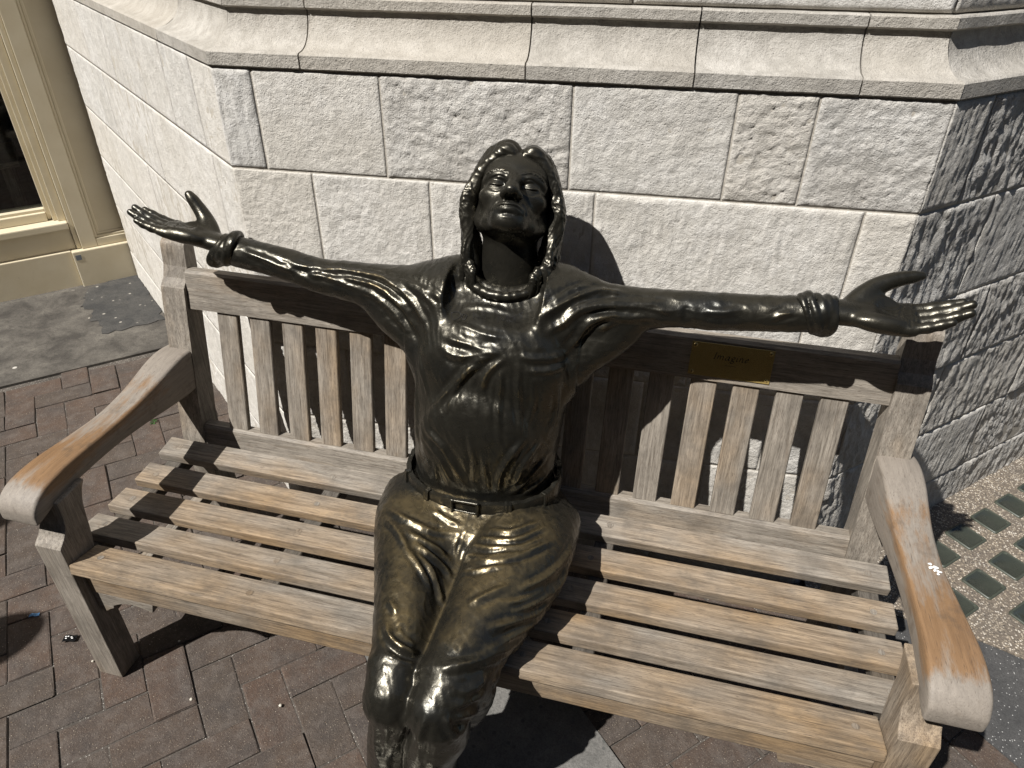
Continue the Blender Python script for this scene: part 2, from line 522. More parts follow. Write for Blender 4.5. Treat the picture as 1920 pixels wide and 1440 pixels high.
# glass lenses and their concrete rims
def lens_mesh():
    bm = bmesh.new()
    a = 0.0440
    pts = []
    for cx, cy, a0 in ((a - .008, a - .008, 0), (-a + .008, a - .008, 90), (-a + .008, -a + .008, 180), (a - .008, -a + .008, 270)):
        for k in range(4):
            an = math.radians(a0 + 30 * k)
            pts.append((cx + .008 * math.cos(an), cy + .008 * math.sin(an)))
    rings = []
    for s, z in ((1.0, -0.006), (1.0, 0.0035), (0.93, 0.0060), (0.86, 0.0045), (0.80, 0.0020)):
        rings.append([bm.verts.new((p[0] * s, p[1] * s, z)) for p in pts])
    for r0, r1 in zip(rings, rings[1:]):
        for i in range(len(pts)):
            j = (i + 1) % len(pts)
            bm.faces.new((r0[i], r0[j], r1[j], r1[i]))
    bm.faces.new(rings[-1]).material_index = 1
    for f in bm.faces:
        if len(f.verts) == 4 and f.calc_center_median().length < 0.0385: f.material_index = 1
    return bm_mesh(bm, "glass_lens", True)
lens_me = lens_mesh()
lens_me.materials.append(M['rim'])
lens_me.materials.append(M['lens'])
s_c, t_c = (1.3645 - 0.879) / R2, (1.3645 + 0.879) / R2
for i in range(-3, 6):
    for j in range(-3, 6):
        s, t = s_c + 0.137 * i, t_c + 0.137 * j
        x, y = st(s, t)
        if (x - 0.83) * 0.69 - (y - 0.755) * 0.72 < 0.075: continue        # wall foot
        if y < 0.70 - (x - 1.29) * 0.36 + 0.055 or x > 1.95: continue
        o = link("glass_lens", lens_me, None, light_panel)
        o.location = (x, y, 0.0055)
        o.rotation_euler = (rng.uniform(-.01, .01), rng.uniform(-.01, .01), math.radians(-45) + rng.uniform(-.02, .02))

# herringbone pavers
def paver_mesh(seed):
    r = random.Random(seed)
    bm = box_bm(-0.0985, 0.0985, -0.0485, 0.0485, -0.03, 0.0, 0.0, 1)
    es = [e for e in bm.edges if all(v.co.z > -0.001 for v in e.verts) or abs(e.verts[0].co.z - e.verts[1].co.z) > 0.01]
    bmesh.ops.bevel(bm, geom=es, offset=0.0036, segments=2, affect='EDGES', profile=0.6)
    for v in bm.verts:
        if v.co.z > -0.01:
            v.co.x += r.uniform(-.0019, .0019); v.co.y += r.uniform(-.0019, .0019); v.co.z += r.uniform(-.0010, .0004)
    me = bm_mesh(bm, "paver")
    me.materials.append(M['paver'])
    return me
pav_mes = [paver_mesh(k) for k in range(5)]
s0, t0, W = -0.127, -0.047, 0.1
def in_poly(x, y, P):
    c = False
    for i in range(len(P)):
        (x1, y1), (x2, y2) = P[i], P[i - 1]
        if (y1 > y) != (y2 > y) and x < (x2 - x1) * (y - y1) / (y2 - y1) + x1: c = not c
    return c
# the stretch of paving that shows: left of the bench, below it, and by its right foot
vis = [(-2.45, 0.75), (-1.70, 1.50), (-1.15, 1.15), (-0.72, 0.72), (0.0, 0.60), (0.6, 0.62), (0.95, 0.65), (1.35, 0.42), (1.35, 0.16), (0.95, 0.02), (0.7, -0.05), (0.35, -0.12), (-0.1, -0.2), (-0.62, -0.32), (-1.05, -0.34), (-1.35, -0.05), (-1.75, 0.3)]
n_pav = 0
for a in range(-40, 40):
    for b in range(-40, 40):
        c = (a - b) % 4
        if c == 0: s, t, rot = a + 1.0, b + 0.5, 0.0
        elif c == 2: s, t, rot = a + 0.5, b + 0.0, math.pi / 2
        else: continue
        s, t = s0 + s * W, t0 + t * W
        x, y = st(s, t)
        if not in_poly(x, y, vis): continue
        if s < -2.26 - 0.08 or t > 1.13 + 0.08: continue
        if S0 + 0.1 < s < S1 - 0.1 and T0 + 0.1 < t < T1 - 0.1: continue
        o = link("paver", pav_mes[rng.randrange(5)], None, pave)
        o.location = (x, y, 0.0 + rng.uniform(-0.0032, 0.0024))
        o.rotation_euler = (rng.uniform(-.008, .008), rng.uniform(-.008, .008), math.radians(-45) + rot + (math.pi if rng.random() < .5 else 0) + rng.uniform(-.008, .008))
        n_pav += 1
print("pavers", n_pav)

# ---------------------------------------------------------------- the stone pillar behind the bench
PR = np.array([0.830, 0.755]); PL = np.array([-0.688, 0.660])
PLF = np.array([-2.36, 2.02])                      # far end of the left face
dF = (PR - PL); WF = np.linalg.norm(dF); dF /= WF; nF = np.array([dF[1], -dF[0]])
dL = (PL - PLF); WL = np.linalg.norm(dL); dL /= WL; nL = np.array([dL[1], -dL[0]])
dR = np.array([0.72, 0.69]); dR /= np.linalg.norm(dR); nR = np.array([dR[1], -dR[0]]); WR = 2.3
PRF = PR + dR * WR
PRX = PR + dR * 9.0
def turn(d1, d2):
    return math.tan(math.acos(float(np.clip(d1 @ d2, -1, 1))) / 2)
kL, kR = turn(dL, dF), turn(dF, dR)
pillar = empty("stone_pillar", (0.05, 0.75, 0.0))
tag(pillar, "pale limestone corner pillar with coved moulding behind the bench", "pillar")
PO = np.array(pillar.location)
courses = [-0.05, 0.15, 0.395, 0.635, 0.862, 1.112, 1.334]

def core_ring(o):
    return [PLF + nL * o, PL + nF * o - dF * 0 + (nL - nF) * 0, PR + nF * o, PRF + nR * o]
cp = [tuple(PLF + nL * -0.0012), tuple(PL - (nL + nF) / np.linalg.norm(nL + nF) * 0.0014), tuple(PR - (nR + nF) / np.linalg.norm(nR + nF) * 0.0014), tuple(PRF + nR * -0.0012), tuple(PRF + np.array([-1.2, 1.6])), tuple(PLF + np.array([1.2, 1.8]))]
core = link("mortar_core", bm_mesh(prism_bm([(p[0] - PO[0], p[1] - PO[1]) for p in cp], 'z', -0.05, 1.36, 0.0)), M['mortar'], pillar)
up = 0.085
cp2 = [tuple(PLF - nL * up), tuple(PL - (nL + nF) / np.linalg.norm(nL + nF) * up * 1.08), tuple(PR - (nR + nF) / np.linalg.norm(nR + nF) * up * 1.08), tuple(PRX - nR * up), tuple(PRX + np.array([-3.2, 3.6])), tuple(PLF + np.array([1.2, 1.8]))]
core_sky_block = link("mortar_core", bm_mesh(prism_bm([(p[0] - PO[0], p[1] - PO[1]) for p in cp2], 'z', 1.362, 15.0, 0.0)), M['mortar'], pillar)  # backs the upper courses; carried far up and out, unseen, to cut sky fill

def stone_block(P0, d, n, u0, u1, z0, z1, style, seed, h=0.005, off=0.0, m0=1, m1=1):
    g = 0.0011 if n is nL else 0.0020
    ua, ub, za, zb = u0 + g * m0, u1 - g * m1, z0 + g, z1 - g
    nu, nz = max(3, int((ub - ua) / h)), max(3, int((zb - za) / h))
    U, Z = np.meshgrid(np.linspace(ua, ub, nu), np.linspace(za, zb, nz), indexing='ij')
    # wavy hand-cut arrises
    r = np.random.RandomState(seed)
    eu = np.minimum(U - ua + (0 if m0 else 1), ub - U + (0 if m1 else 1)); ez = np.minimum(Z - za, zb - Z)
    q = np.stack([U.ravel(), Z.ravel(), np.full(U.size, seed * 3.1)], 1)
    edge = np.minimum(eu, ez) + 0.004 * perlin(q * [30, 30, 1], 5).reshape(U.shape)
    e = np.clip(edge / 0.008, 0, 1); e = e * e * (3 - 2 * e)
    if style == 'rough':
        f = fbm(q * [16, 22, 1], 4, 3, 0.6) * 0.0052 + fbm((q + q[:, [1, 0, 2]] * [0.25, 0.0, 0]) * [75, 95, 1], 3, 9, 0.65) * 0.0048
        pit = perlin(q * [45, 60, 1], 21)
        f -= np.clip(pit + 0.6 * perlin(q * [9, 9, 1], 23) - 0.36, 0, 1) * 0.016
    elif style == 'tooled':
        f = fbm(q * [120, 14, 1], 3, 3, 0.6) * 0.0042 + fbm(q * [20, 14, 1], 3, 8) * 0.005 + fbm(q * [80, 50, 1], 2, 11) * 0.0028
    elif style == 'coarse':
        f = fbm((q + q[:, [1, 0, 2]] * [0.22, 0, 0]) * [48, 16, 1], 4, 3, 0.62) * 0.0095 + fbm(q * [14, 10, 1], 3, 8) * 0.008
        f -= np.clip(perlin((q + q[:, [1, 0, 2]] * [0.3, 0, 0]) * [60, 25, 1], 31) - 0.25, 0, 1) * 0.018
    else:
        f = fbm(q * [20, 20, 1], 4, 3, 0.6) * 0.0028 + fbm(q * [90, 75, 1], 3, 8, 0.65) * 0.0030
    f = f.reshape(U.shape) * {'rough': 0.72, 'tooled': 0.55, 'coarse': 0.62, 'smooth': 0.55}[style] * r.uniform(0.75, 1.15)
    D = (f + off) * e - (1 - e) * 0.0006
    X = np.stack([P0[0] + d[0] * U + n[0] * D, P0[1] + d[1] * U + n[1] * D, Z], -1).reshape(-1, 3)
    idx = np.arange(nu * nz).reshape(nu, nz)
    quads = np.stack([idx[:-1, :-1], idx[1:, :-1], idx[1:, 1:], idx[:-1, 1:]], -1).reshape(-1, 4)
    # turn the rim back into the wall
    rim = np.concatenate([idx[:, 0], idx[-1, 1:], idx[-2::-1, -1], idx[0, -2:0:-1]])
    back = X[rim] - np.array([n[0], n[1], 0]) * 0.03
    nb = len(X)
    k = np.arange(len(rim))
    side = np.stack([rim, nb + k, nb + (k + 1) % len(rim), rim[(k + 1) % len(rim)]], 1)
    X = np.concatenate([X, back])
    c = X.mean(0)
    me = quad_mesh("stone_block", X - c, np.concatenate([quads, side]))
    o = link("stone_block", me, M['stone_rough' if style in ('rough', 'coarse') else 'stone'], pillar)
    o.location = Vector(c) - Vector(pillar.location)
    return o

F_j = {5: [0.0, 0.092, 0.385, 0.80, 1.127, 1.28, WF], 4: [0.0, 0.20, 0.483, 0.86, 1.42, WF], 3: [0.0, 0.33, 0.72, 1.12, 1.36, WF],
       2: [0.0, 0.22, 0.62, 1.02, 1.34, WF], 1: [0.0, 0.4, 0.8, 1.2, WF], 0: [0.0, 0.6, 1.1, WF]}
F_s = {5: ['tooled', 'smooth', 'rough', 'smooth', 'rough', 'rough'], 4: ['smooth', 'smooth', 'tooled', 'tooled', 'smooth'], 3: ['rough', 'tooled', 'rough', 'tooled', 'tooled'],
       2: ['rough', 'rough', 'tooled', 'rough', 'rough'], 1: ['rough'] * 4, 0: ['smooth'] * 3}
sd = 11
for ci in range(6):
    js = F_j[ci]
    for k in range(len(js) - 1):
        stone_block(PL, dF, nF, js[k], js[k + 1], courses[ci], courses[ci + 1], F_s[ci][k], sd, 0.0045 if ci >= 3 else 0.007, rng.uniform(0.0, 0.003), int(k > 0), int(k < len(js) - 2)); sd += 1
R_j = {5: [0.0, 0.13, 0.52, 0.95, 1.4, WR], 4: [0.0, 0.275, 0.62, 1.1, WR], 3: [0.0, 0.42, 0.85, 1.35, WR], 2: [0.0, 0.36, 0.80, 1.3, WR], 1: [0.0, 0.30, 0.70, 1.15, WR], 0: [0.0, 0.5, 1.1, WR]}
for ci in range(6):
    js = R_j[ci]
    for k in range(len(js) - 1):
        sty = 'coarse'
        if (ci, k) in ((5, 0), (4, 1), (1, 1)): sty = 'tooled'
        stone_block(PR, dR, nR, js[k], js[k + 1], courses[ci], courses[ci + 1], sty, sd, 0.0045 if k < 4 else 0.012, rng.uniform(0.0, 0.004), int(k > 0), 1); sd += 1
L_j = {5: [0.0, 0.55, 0.98, 1.42, 1.70, 1.97, WL], 4: [0.0, 0.7, 1.35, 2.0, WL], 3: [0.0, 0.5, 1.1, 1.7, WL], 2: [0.0, 0.8, 1.45, WL], 1: [0.0, 0.5, 1.1, 1.7, WL], 0: [0.0, 0.9, 1.6, WL]}
for ci in range(6):
    js = L_j[ci]
    for k in range(len(js) - 1):
        stone_block(PLF, dL, nL, js[k], js[k + 1], courses[ci], courses[ci + 1], 'tooled' if (k + ci) % 2 else 'smooth', sd, 0.008, rng.uniform(-0.001, 0.002), int(k > 0), int(k < len(js) - 2)); sd += 1
# courses above the moulding, set back
for (P0, d, n, wd, ka, kb, js) in ((PLF, dL, nL, WL, 0, kL, [0.0, 0.7, 1.4]), (PL, dF, nF, WF, kL, kR, [0.0, 0.42, 0.9]), (PR, dR, nR, WR, kR, 0, [0.0, 0.5, 1.2])):
    for zz0, zz1 in ((1.470, 1.72), (1.72, 1.97), (1.97, 2.22)):
        lo, hi = up * ka, wd - up * kb
        jj = [lo] + [j for j in js[1:]] + [hi]
        for k in range(len(jj) - 1):
            stone_block(P0 - n * (up - 0.010), d, n, jj[k], jj[k + 1], zz0, zz1, 'coarse' if n is nR else 'smooth', sd, 0.008 if zz0 < 1.5 else 0.02, 0.002, int(k > 0), int(k < len(jj) - 2)); sd += 1

# coved moulding: lip, hollow, fillet
prof = [(-0.05, 1.3350), (0.003, 1.3350), (0.006, 1.338), (0.006, 1.364), (0.002, 1.3675)]
for k in range(0, 11):
    a = math.radians(9 * k)
    prof.append((-0.003 - 0.064 * math.sin(a), 1.4425 - 0.074 * math.cos(a)))
prof += [(-0.0610, 1.4450), (-0.0565, 1.4475), (-0.0565, 1.4655), (-0.060, 1.4685), (-0.14, 1.4685)]
def moulding(P0, d, n, u0, u1, ka, kb, c0, c1, seed):
    """one length of moulding; c0/c1 say whether an end is mitred round a corner"""
    nseg = max(2, int((u1 - u0) / 0.02))
    V = []
    gap = 0.0016
    for i in range(nseg + 1):
        f = i / nseg
        for (o, z) in prof:
            a = u0 + (0 if c0 else gap) - (o * ka if c0 else 0)
            b = u1 - (0 if c1 else gap) + (o * kb if c1 else 0)
            u = a + (b - a) * f
            V.append((P0[0] + d[0] * u + n[0] * o, P0[1] + d[1] * u + n[1] * o, z))
    V = np.array(V)
    w = fbm(V * 14 + seed, 3, 2) * 0.0022 + fbm(V * 60 + seed, 2, 4) * 0.0007
    V[:, 0] += n[0] * w; V[:, 1] += n[1] * w; V[:, 2] += w * 0.6
    m = len(prof)
    faces = []
    for i in range(nseg):
        for k in range(m - 1):
            faces.append((i * m + k, (i + 1) * m + k, (i + 1) * m + k + 1, i * m + k + 1))
    c = V.mean(0)
    me = data_mesh("moulding_block", V - c, faces)
    bm = bmesh.new(); bm.from_mesh(me)
    bm.verts.ensure_lookup_table()
    if not c0: bm.faces.new([bm.verts[k] for k in range(m)])
    if not c1: bm.faces.new([bm.verts[nseg * m + k] for k in range(m)][::-1])
    bmesh.ops.recalc_face_normals(bm, faces=bm.faces)
    bm.to_mesh(me); bm.free()
    me.shade_smooth()
    me.set_sharp_from_angle(angle=math.radians(38))
    o = link("moulding_block", me, M['mould'], pillar)
    o.location = Vector(c) - Vector(pillar.location)
for u0, u1, c0, c1 in ((0.0, 0.75, 0, 0), (0.75, 1.75, 0, 0), (1.75, WL, 0, 1)):
    moulding(PLF, dL, nL, u0, u1, kL, kL, c0, c1, u0)
for u0, u1, c0, c1 in ((0.0, 0.212, 1, 0), (0.212, 0.70, 0, 0), (0.70, 1.035, 0, 0), (1.035, 1.345, 0, 0), (1.345, WF, 0, 1)):
    moulding(PL, dF, nF, u0, u1, kL, kR, c0, c1, 5 + u0)
for u0, u1, c0, c1 in ((0.0, 0.55, 1, 0), (0.55, 1.2, 0, 0), (1.2, WR, 0, 0)):
    moulding(PR, dR, nR, u0, u1, kR, kR, c0, c1, 9 + u0)

# ---------------------------------------------------------------- cream shop front on the left
shop = empty("shop_front", (-2.40, 2.0, 0.0))
shop.rotation_euler = (0, 0, math.atan2(0.733, 0.68))
tag(shop, "cream painted timber shop front with dark window, left of the pillar", "shop front")
def sbox(name, a0, a1, o0, o1, z0, z1, parent=None, bv=0.003, mat='cream'):
    """a: metres to the left of the pillar, o: outward from the shop line, z up"""
    bm = box_bm(-a1, -a0, -o1, -o0, z0, z1, bv)
    return link(name, bm_mesh(bm, name), M[mat], parent or shop)
sbox("base_block", -0.3, 0.213, -0.25, 0.0, -0.02, 0.190, bv=0.005)
pil = sbox("pilaster", -0.3, 0.075 + 0.085, -0.2, -0.040, 0.188, 2.7)
sbox("stile", 0.092, 0.162, -0.12, -0.020, 0.192, 2.69, pil)
sbox("bottom_rail", -0.3, 0.092, -0.12, -0.0205, 0.192, 0.232, pil)
sbox("bead", 0.080, 0.092, -0.1, -0.026, 0.232, 2.68, pil, 0.004)
sbox("bead", 0.066, 0.079, -0.1, -0.034, 0.2455, 2.68, pil, 0.003)
sbox("bead", -0.3, 0.0915, -0.1, -0.027, 0.2325, 0.2445, pil, 0.004)
sbox("bead", -0.3, 0.0785, -0.1, -0.035, 0.2455, 0.2570, pil, 0.003)
sbox("corner_post", 0.163, 0.185, -0.2, -0.034, 0.192, 2.68, None, 0.004)
sbox("plinth_board", 0.214, 3.2, -0.25, -0.022, -0.02, 0.190, bv=0.004)
sbox("riser", 0.186, 3.2, -0.25, -0.045, 0.191, 0.296, bv=0.003)
sill = sbox("sill", 0.187, 3.2, -0.25, -0.024, 0.298, 0.334, bv=0.006)
win = sbox("window", 0.187, 0.222, -0.21, -0.060, 0.335, 2.6)
sbox("frame", 0.2225, 0.242, -0.20, -0.080, 0.336, 2.6, win)
sbox("frame", 0.2425, 0.262, -0.20, -0.105, 0.337, 2.6, win)
sbox("frame", 0.2625, 3.2, -0.20, -0.090, 0.336, 0.378, win)
sbox("frame", 0.2625, 3.2, -0.20, -0.110, 0.3785, 0.392, win)
sbox("pane", 0.26, 3.2, -0.146, -0.140, 0.39, 2.6, win, 0.0, 'pane')
sbox("unseen_upper_wall", -0.3, 9.0, -0.9, -0.03, 2.7, 15.0, None, 0.0)  # unseen wall over the shop, made tall and long to cut sky fill
# the room behind the pane
bm = box_bm(-3.4, 0.0, 0.26, 2.6, 0.0, 2.9, 0.0)
for f in list(bm.faces):
    if f.calc_center_median().y < 0.27: bm.faces.remove(f)
room = link("interior", bm_mesh(bm, "interior"), M['dark'], shop)
sbox("table_top", 0.30, 0.95, -0.85, -0.42, 0.52, 0.55, room, 0.004, 'wood_x')
for a, b in ((0.34, -0.47), (0.90, -0.47), (0.34, -0.8), (0.90, -0.8)):
    sbox("table_leg", a, a + 0.05, b - 0.05, b, 0.0, 0.52, room, 0.004, 'wood_z')
# small torn sticker on the base block
st_o = sbox("sticker", 0.178, 0.203, 0.0, 0.0012, 0.146, 0.172, None, 0.0, 'sticker') if 'sticker' in M else None

# ---------------------------------------------------------------- unseen terrace added behind the viewer to block sky and darken shadows
opp = empty("added_terrace", (0.0, -10.0, 0.0))
tag(opp, "unseen dark brick terrace added across the street to block low sky", "building")
link("wall", bm_mesh(box_bm(-30, 30, -6, 0, -0.1, 15.0, 0.0)), M['facade'], opp)
wme = bm_mesh(box_bm(-0.55, 0.55, -0.01, 0.04, 0.0, 1.7, 0.01)); wme.materials.append(M['dark'])
for zz in (0.7, 3.6, 6.5, 9.4, 12.3):
    for k in range(-7, 8):
        o = link("window", wme, None, opp); o.location = (k * 2.6, 0.0, zz)

# ---------------------------------------------------------------- the bench
bench = empty("park_bench", (0.0, 0.27, 0.0))
tag(bench, "weathered teak slatted bench with curved arms in front of the pillar", "bench")
BO = Vector(bench.location)
def part(name, bm_or_me, mat, parent=None, centre=None, smooth=False):
    me = bm_or_me if isinstance(bm_or_me, bpy.types.Mesh) else bm_mesh(bm_or_me, name, smooth)
    if centre is not None:
        me.transform(Matrix.Translation(-Vector(centre)))
    o = link(name, me, M[mat] if isinstance(mat, str) else mat, parent or bench)
    base = Vector((0, 0, 0)) if (parent and parent is not bench) else BO
    if parent and parent is not bench:
        base = parent.matrix_basis.translation + BO
    o.location = (Vector(centre) if centre is not None else Vector((0, 0, 0))) - base
    return o

def seat_z(y):
    return 0.4128 - 0.0225 * y + 0.4193 * y * (y - 0.47)
# five seat slats, front one between the legs
edges = [(0.470, 0.406), (0.3727, 0.307), (0.2764, 0.208), (0.1773, 0.110), (0.0815, 0.0)]
plug_bm = bmesh.new()
bmesh.ops.create_circle(plug_bm, cap_ends=True, segments=16, radius=0.0072)
plug_me = bm_mesh(plug_bm, "plug"); plug_me.materials.append(M['wood_y'])
ring_bm = bmesh.new()
for a in range(20):
    an = 2 * math.pi * a / 20
    for rr in (0.0072, 0.0078): ring_bm.verts.new((rr * math.cos(an), rr * math.sin(an), 0))
ring_bm.verts.ensure_lookup_table()
for a in range(20):
    b = (a + 1) % 20
    ring_bm.faces.new([ring_bm.verts[i] for i in (2 * a, 2 * a + 1, 2 * b + 1, 2 * b)])
ring_me = bm_mesh(ring_bm, "plug_ring"); ring_me.materials.append(M['plug'])
slats = []
for i, (yb, yf) in enumerate(edges):
    hl = 0.923 if i < 4 else 0.842
    ym, dp = (yb + yf) / 2, (yb - yf) / 2
    z1, z0 = seat_z(yb), seat_z(yf)
    bm = box_bm(-hl, hl, -dp, dp, -0.0255, 0.0, 0.003, 2)
    o = part("seat_slat", bm, ('wood_x_grey', 'wood_x', 'wood_x_warm', 'wood_x', 'wood_x_warm')[i], None, (0, 0, 0))
    o.location = Vector((0, ym, (z0 + z1) / 2)) - BO
    o.rotation_euler = (math.atan2(z1 - z0, yb - yf), 0, 0)
    slats.append(o)
    for px in (-hl + 0.045, -0.42, 0.30 - 0.03 * i, hl - 0.045):
        for me, nm, dz in ((plug_me, "plug", 0.0006), (ring_me, "plug_ring", 0.0009)):
            p = link(nm, me, None, o)
            p.location = (px, rng.uniform(-.006, .006), dz)
# bearers below the slats
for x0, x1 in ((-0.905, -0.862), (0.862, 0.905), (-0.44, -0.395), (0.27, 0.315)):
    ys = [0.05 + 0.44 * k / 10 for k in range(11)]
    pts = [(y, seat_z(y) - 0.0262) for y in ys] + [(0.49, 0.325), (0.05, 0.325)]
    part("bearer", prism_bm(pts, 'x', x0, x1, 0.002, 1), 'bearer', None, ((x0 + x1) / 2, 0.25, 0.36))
# front apron with shaped end brackets
apr = part("apron", box_bm(-0.8425, 0.8425, 0.022, 0.046, 0.302, 0.3875, 0.003), 'wood_x_warm', None, (0, 0.034, 0.345))
def bracket(sx):
    c = [(0.842, 0.3015), (0.842, 0.243), (0.832, 0.232), (0.818, 0.240), (0.812, 0.246), (0.800, 0.252)]
    c += spline([(0.797, 0.262), (0.775, 0.274), (0.745, 0.281), (0.715, 0.278), (0.690, 0.270)], 3)
    c += [(0.686, 0.281), (0.680, 0.3015)]
    return prism_bm([(sx * x, z) for x, z in c], 'y', 0.024, 0.0445, 0.0015, 1)
for sx in (-1, 1):
    part("bracket", bracket(sx), 'wood_x', apr, (sx * 0.76, 0.034, 0.27))
# legs
def front_leg_profile():
    p = [(0.0, 0.0), (0.0, 0.458)]
    p += spline([(0.004, 0.463), (0.020, 0.478), (0.032, 0.500), (0.037, 0.530), (0.037, 0.562)], 4)
    p += spline([(0.118, 0.566), (0.104, 0.545), (0.094, 0.515), (0.089, 0.480), (0.083, 0.43), (0.070, 0.36), (0.066, 0.28)], 4)
    p += [(0.066, 0.0)]
    return p
def back_y(z):                       # front plane of the backrest
    return 0.51 + 0.194 * (z - 0.42)
def back_post_profile():
    p = [(0.515, 0.0)] + spline([(0.506, 0.20), (0.497, 0.36), (0.503, 0.42), (back_y(0.6) - 0.010, 0.60), (back_y(0.79) - 0.010, 0.79), (back_y(0.81) - 0.006, 0.815), (back_y(0.83) + 0.006, 0.832)], 5)
    p += spline([(back_y(0.86) + 0.012, 0.86), (back_y(0.9) + 0.010, 0.90), (0.619, 0.918), (0.634, 0.926), (0.648, 0.918), (0.652, 0.90), (0.648, 0.85)], 5)
    p += spline([(0.618, 0.70), (0.585, 0.50), (0.572, 0.42), (0.575, 0.25), (0.595, 0.0)], 4)
    return p
for sx in (-1, 1):
    a, b = sorted((sx * 0.844, sx * 0.912))
    part("front_leg", prism_bm(front_leg_profile(), 'x', a, b, 0.003, 2, 0.7), 'wood_z_grey' if sx < 0 else 'wood_z', None, (sx * 0.878, 0.04, 0.28))
    part("back_post", prism_bm(back_post_profile(), 'x', a, b, 0.004, 2, 0.7), 'wood_z_grey', None, (sx * 0.878, 0.56, 0.46))
    part("side_rail", box_bm(a + 0.018, b - 0.018, 0.06, 0.52, 0.165, 0.205, 0.003), 'wood_y', None, (sx * 0.878, 0.29, 0.185))
# arms: loft of rounded sections along y
def arm_mesh(sx):
    st_ = [  # y, x inner, x outer, z bottom, z top
        (0.585, 0.846, 0.926, 0.548, 0.640), (0.555, 0.846, 0.930, 0.545, 0.647), (0.515, 0.846, 0.932, 0.540, 0.650), (0.470, 0.848, 0.932, 0.541, 0.645), (0.42, 0.850, 0.930, 0.546, 0.634),
        (0.36, 0.854, 0.928, 0.552, 0.622), (0.28, 0.858, 0.930, 0.558, 0.6125), (0.20, 0.860, 0.938, 0.560, 0.611), (0.12, 0.858, 0.946, 0.560, 0.613), (0.08, 0.856, 0.949, 0.559, 0.612),
        (0.04, 0.854, 0.950, 0.555, 0.607), (0.014, 0.853, 0.949, 0.548, 0.598), (-0.001, 0.854, 0.947, 0.543, 0.586), (-0.010, 0.856, 0.945, 0.540, 0.572), (-0.012, 0.862, 0.940, 0.545, 0.560)]
    sec = []
    ks = spline([s for s in st_], 4)
    n = 0
    V, rub = [], []
    for (y, xi, xo, zb, zt) in ks:
        ring = []
        rt, rb = min(0.008, (zt - zb) * 0.35), min(0.005, (zt - zb) * 0.2)
        for (cx, cz, r, a0) in ((xo, zt, rt, 0), (xi, zt, rt, 90), (xi, zb, rb, 180), (xo, zb, rb, 270)):
            ccx = cx - r if a0 in (0, 270) else cx + r
            ccz = cz - r if a0 in (0, 90) else cz + r
            for k in range(5):
                an = math.radians(a0 + 22.5 * k)
                px, pz = ccx + r * math.cos(an), ccz + r * math.sin(an)
                # crown the top a little
                if a0 in (0, 90): pz += 0.003 * (1 - ((px - (xi + xo) / 2) / ((xo - xi) / 2)) ** 2)
                ring.append((sx * px, y, pz))
                top = 1.0 if a0 in (0, 90) else 0.1
                edge = math.exp(-((px - xi) / 0.012) ** 2) if a0 == 90 else (0.8 * math.exp(-((xo - px) / 0.012) ** 2) if a0 == 0 else 0)
                nose = math.exp(-((y - 0.11) / 0.10) ** 2) * 0.75
                back = -0.8 * max(0, (y - 0.40) / 0.15) - 0.7 * min(1.0, max(0.0, (0.045 - y) / 0.05))
                rub.append(top * (0.16 + 0.50 * edge + nose * 0.42 + back))
        V += ring
        n = len(ring)
    m = len(ks)
    F = []
    for i in range(m - 1):
        for k in range(n):
            F.append((i * n + k, i * n + (k + 1) % n, (i + 1) * n + (k + 1) % n, (i + 1) * n + k))
    F.append(tuple(range(n))); F.append(tuple((m - 1) * n + k for k in range(n))[::-1])
    bm = bmesh.new()
    vs = [bm.verts.new(v) for v in V]
    for f in F: bm.faces.new([vs[k] for k in f])
    me = bm_mesh(bm, "arm", True)
    at = me.attributes.new("rub", 'FLOAT', 'POINT')
    at.data.foreach_set("value", rub)
    me.set_sharp_from_angle(angle=math.radians(50))
    return me
arms = [part("arm", arm_mesh(sx), 'arm', None, (sx * 0.9, 0.27, 0.60)) for sx in (-1, 1)]
# backrest: top rail, seat rail, seventeen slats
def rail_mesh(z0, z1, t, xl, bow=0.0):
    bm = bmesh.new()
    n = 24
    rows = []
    for i in range(n + 1):
        x = -xl + 2 * xl * i / n
        zt = z1
        rows.append([bm.verts.new(p) for p in ((x, back_y(z0), z0), (x, back_y(zt - .006), zt - 0.006), (x, back_y(zt) + 0.006, zt), (x, back_y(zt) + t - 0.004, zt), (x, back_y(zt) + t, zt - .005), (x, back_y(z0) + t, z0))])
    for i in range(n):
        for k in range(6):
            bm.faces.new((rows[i][k], rows[i][(k + 1) % 6], rows[i + 1][(k + 1) % 6], rows[i + 1][k]))
    bm.faces.new(rows[0]); bm.faces.new(rows[-1][::-1])
    bmesh.ops.recalc_face_normals(bm, faces=bm.faces)
    return bm
top_rail = part("top_rail", rail_mesh(0.758, 0.856, 0.030, 0.8435), 'wood_x_grey', None, (0, 0.60, 0.80))
part("seat_rail", rail_mesh(0.335, 0.427, 0.032, 0.8435), 'wood_x_grey', None, (0, 0.51, 0.38))
bs_bm = bmesh.new()
pts = [(-0.0285, 0.0), (0.0285, 0.0)]
bs_me = bm_mesh(box_bm(-0.0285, 0.0285, 0.0, 0.017, 0.0, 0.336, 0.002, 1), "back_slat")
mats_alt = [M['wood_z'], M['wood_z_grey']]
tilt = -math.atan(0.194)
for i in range(17):
    me = bs_me.copy()
    o = link("back_slat", me, mats_alt[1] if i in (1, 15, 16, 12) else mats_alt[0], bench)
    o.location = Vector((-0.7395 + 0.0924375 * i, back_y(0.427) + 0.0075, 0.426)) - BO
    o.rotation_euler = (tilt, 0, rng.uniform(-.01, .01))
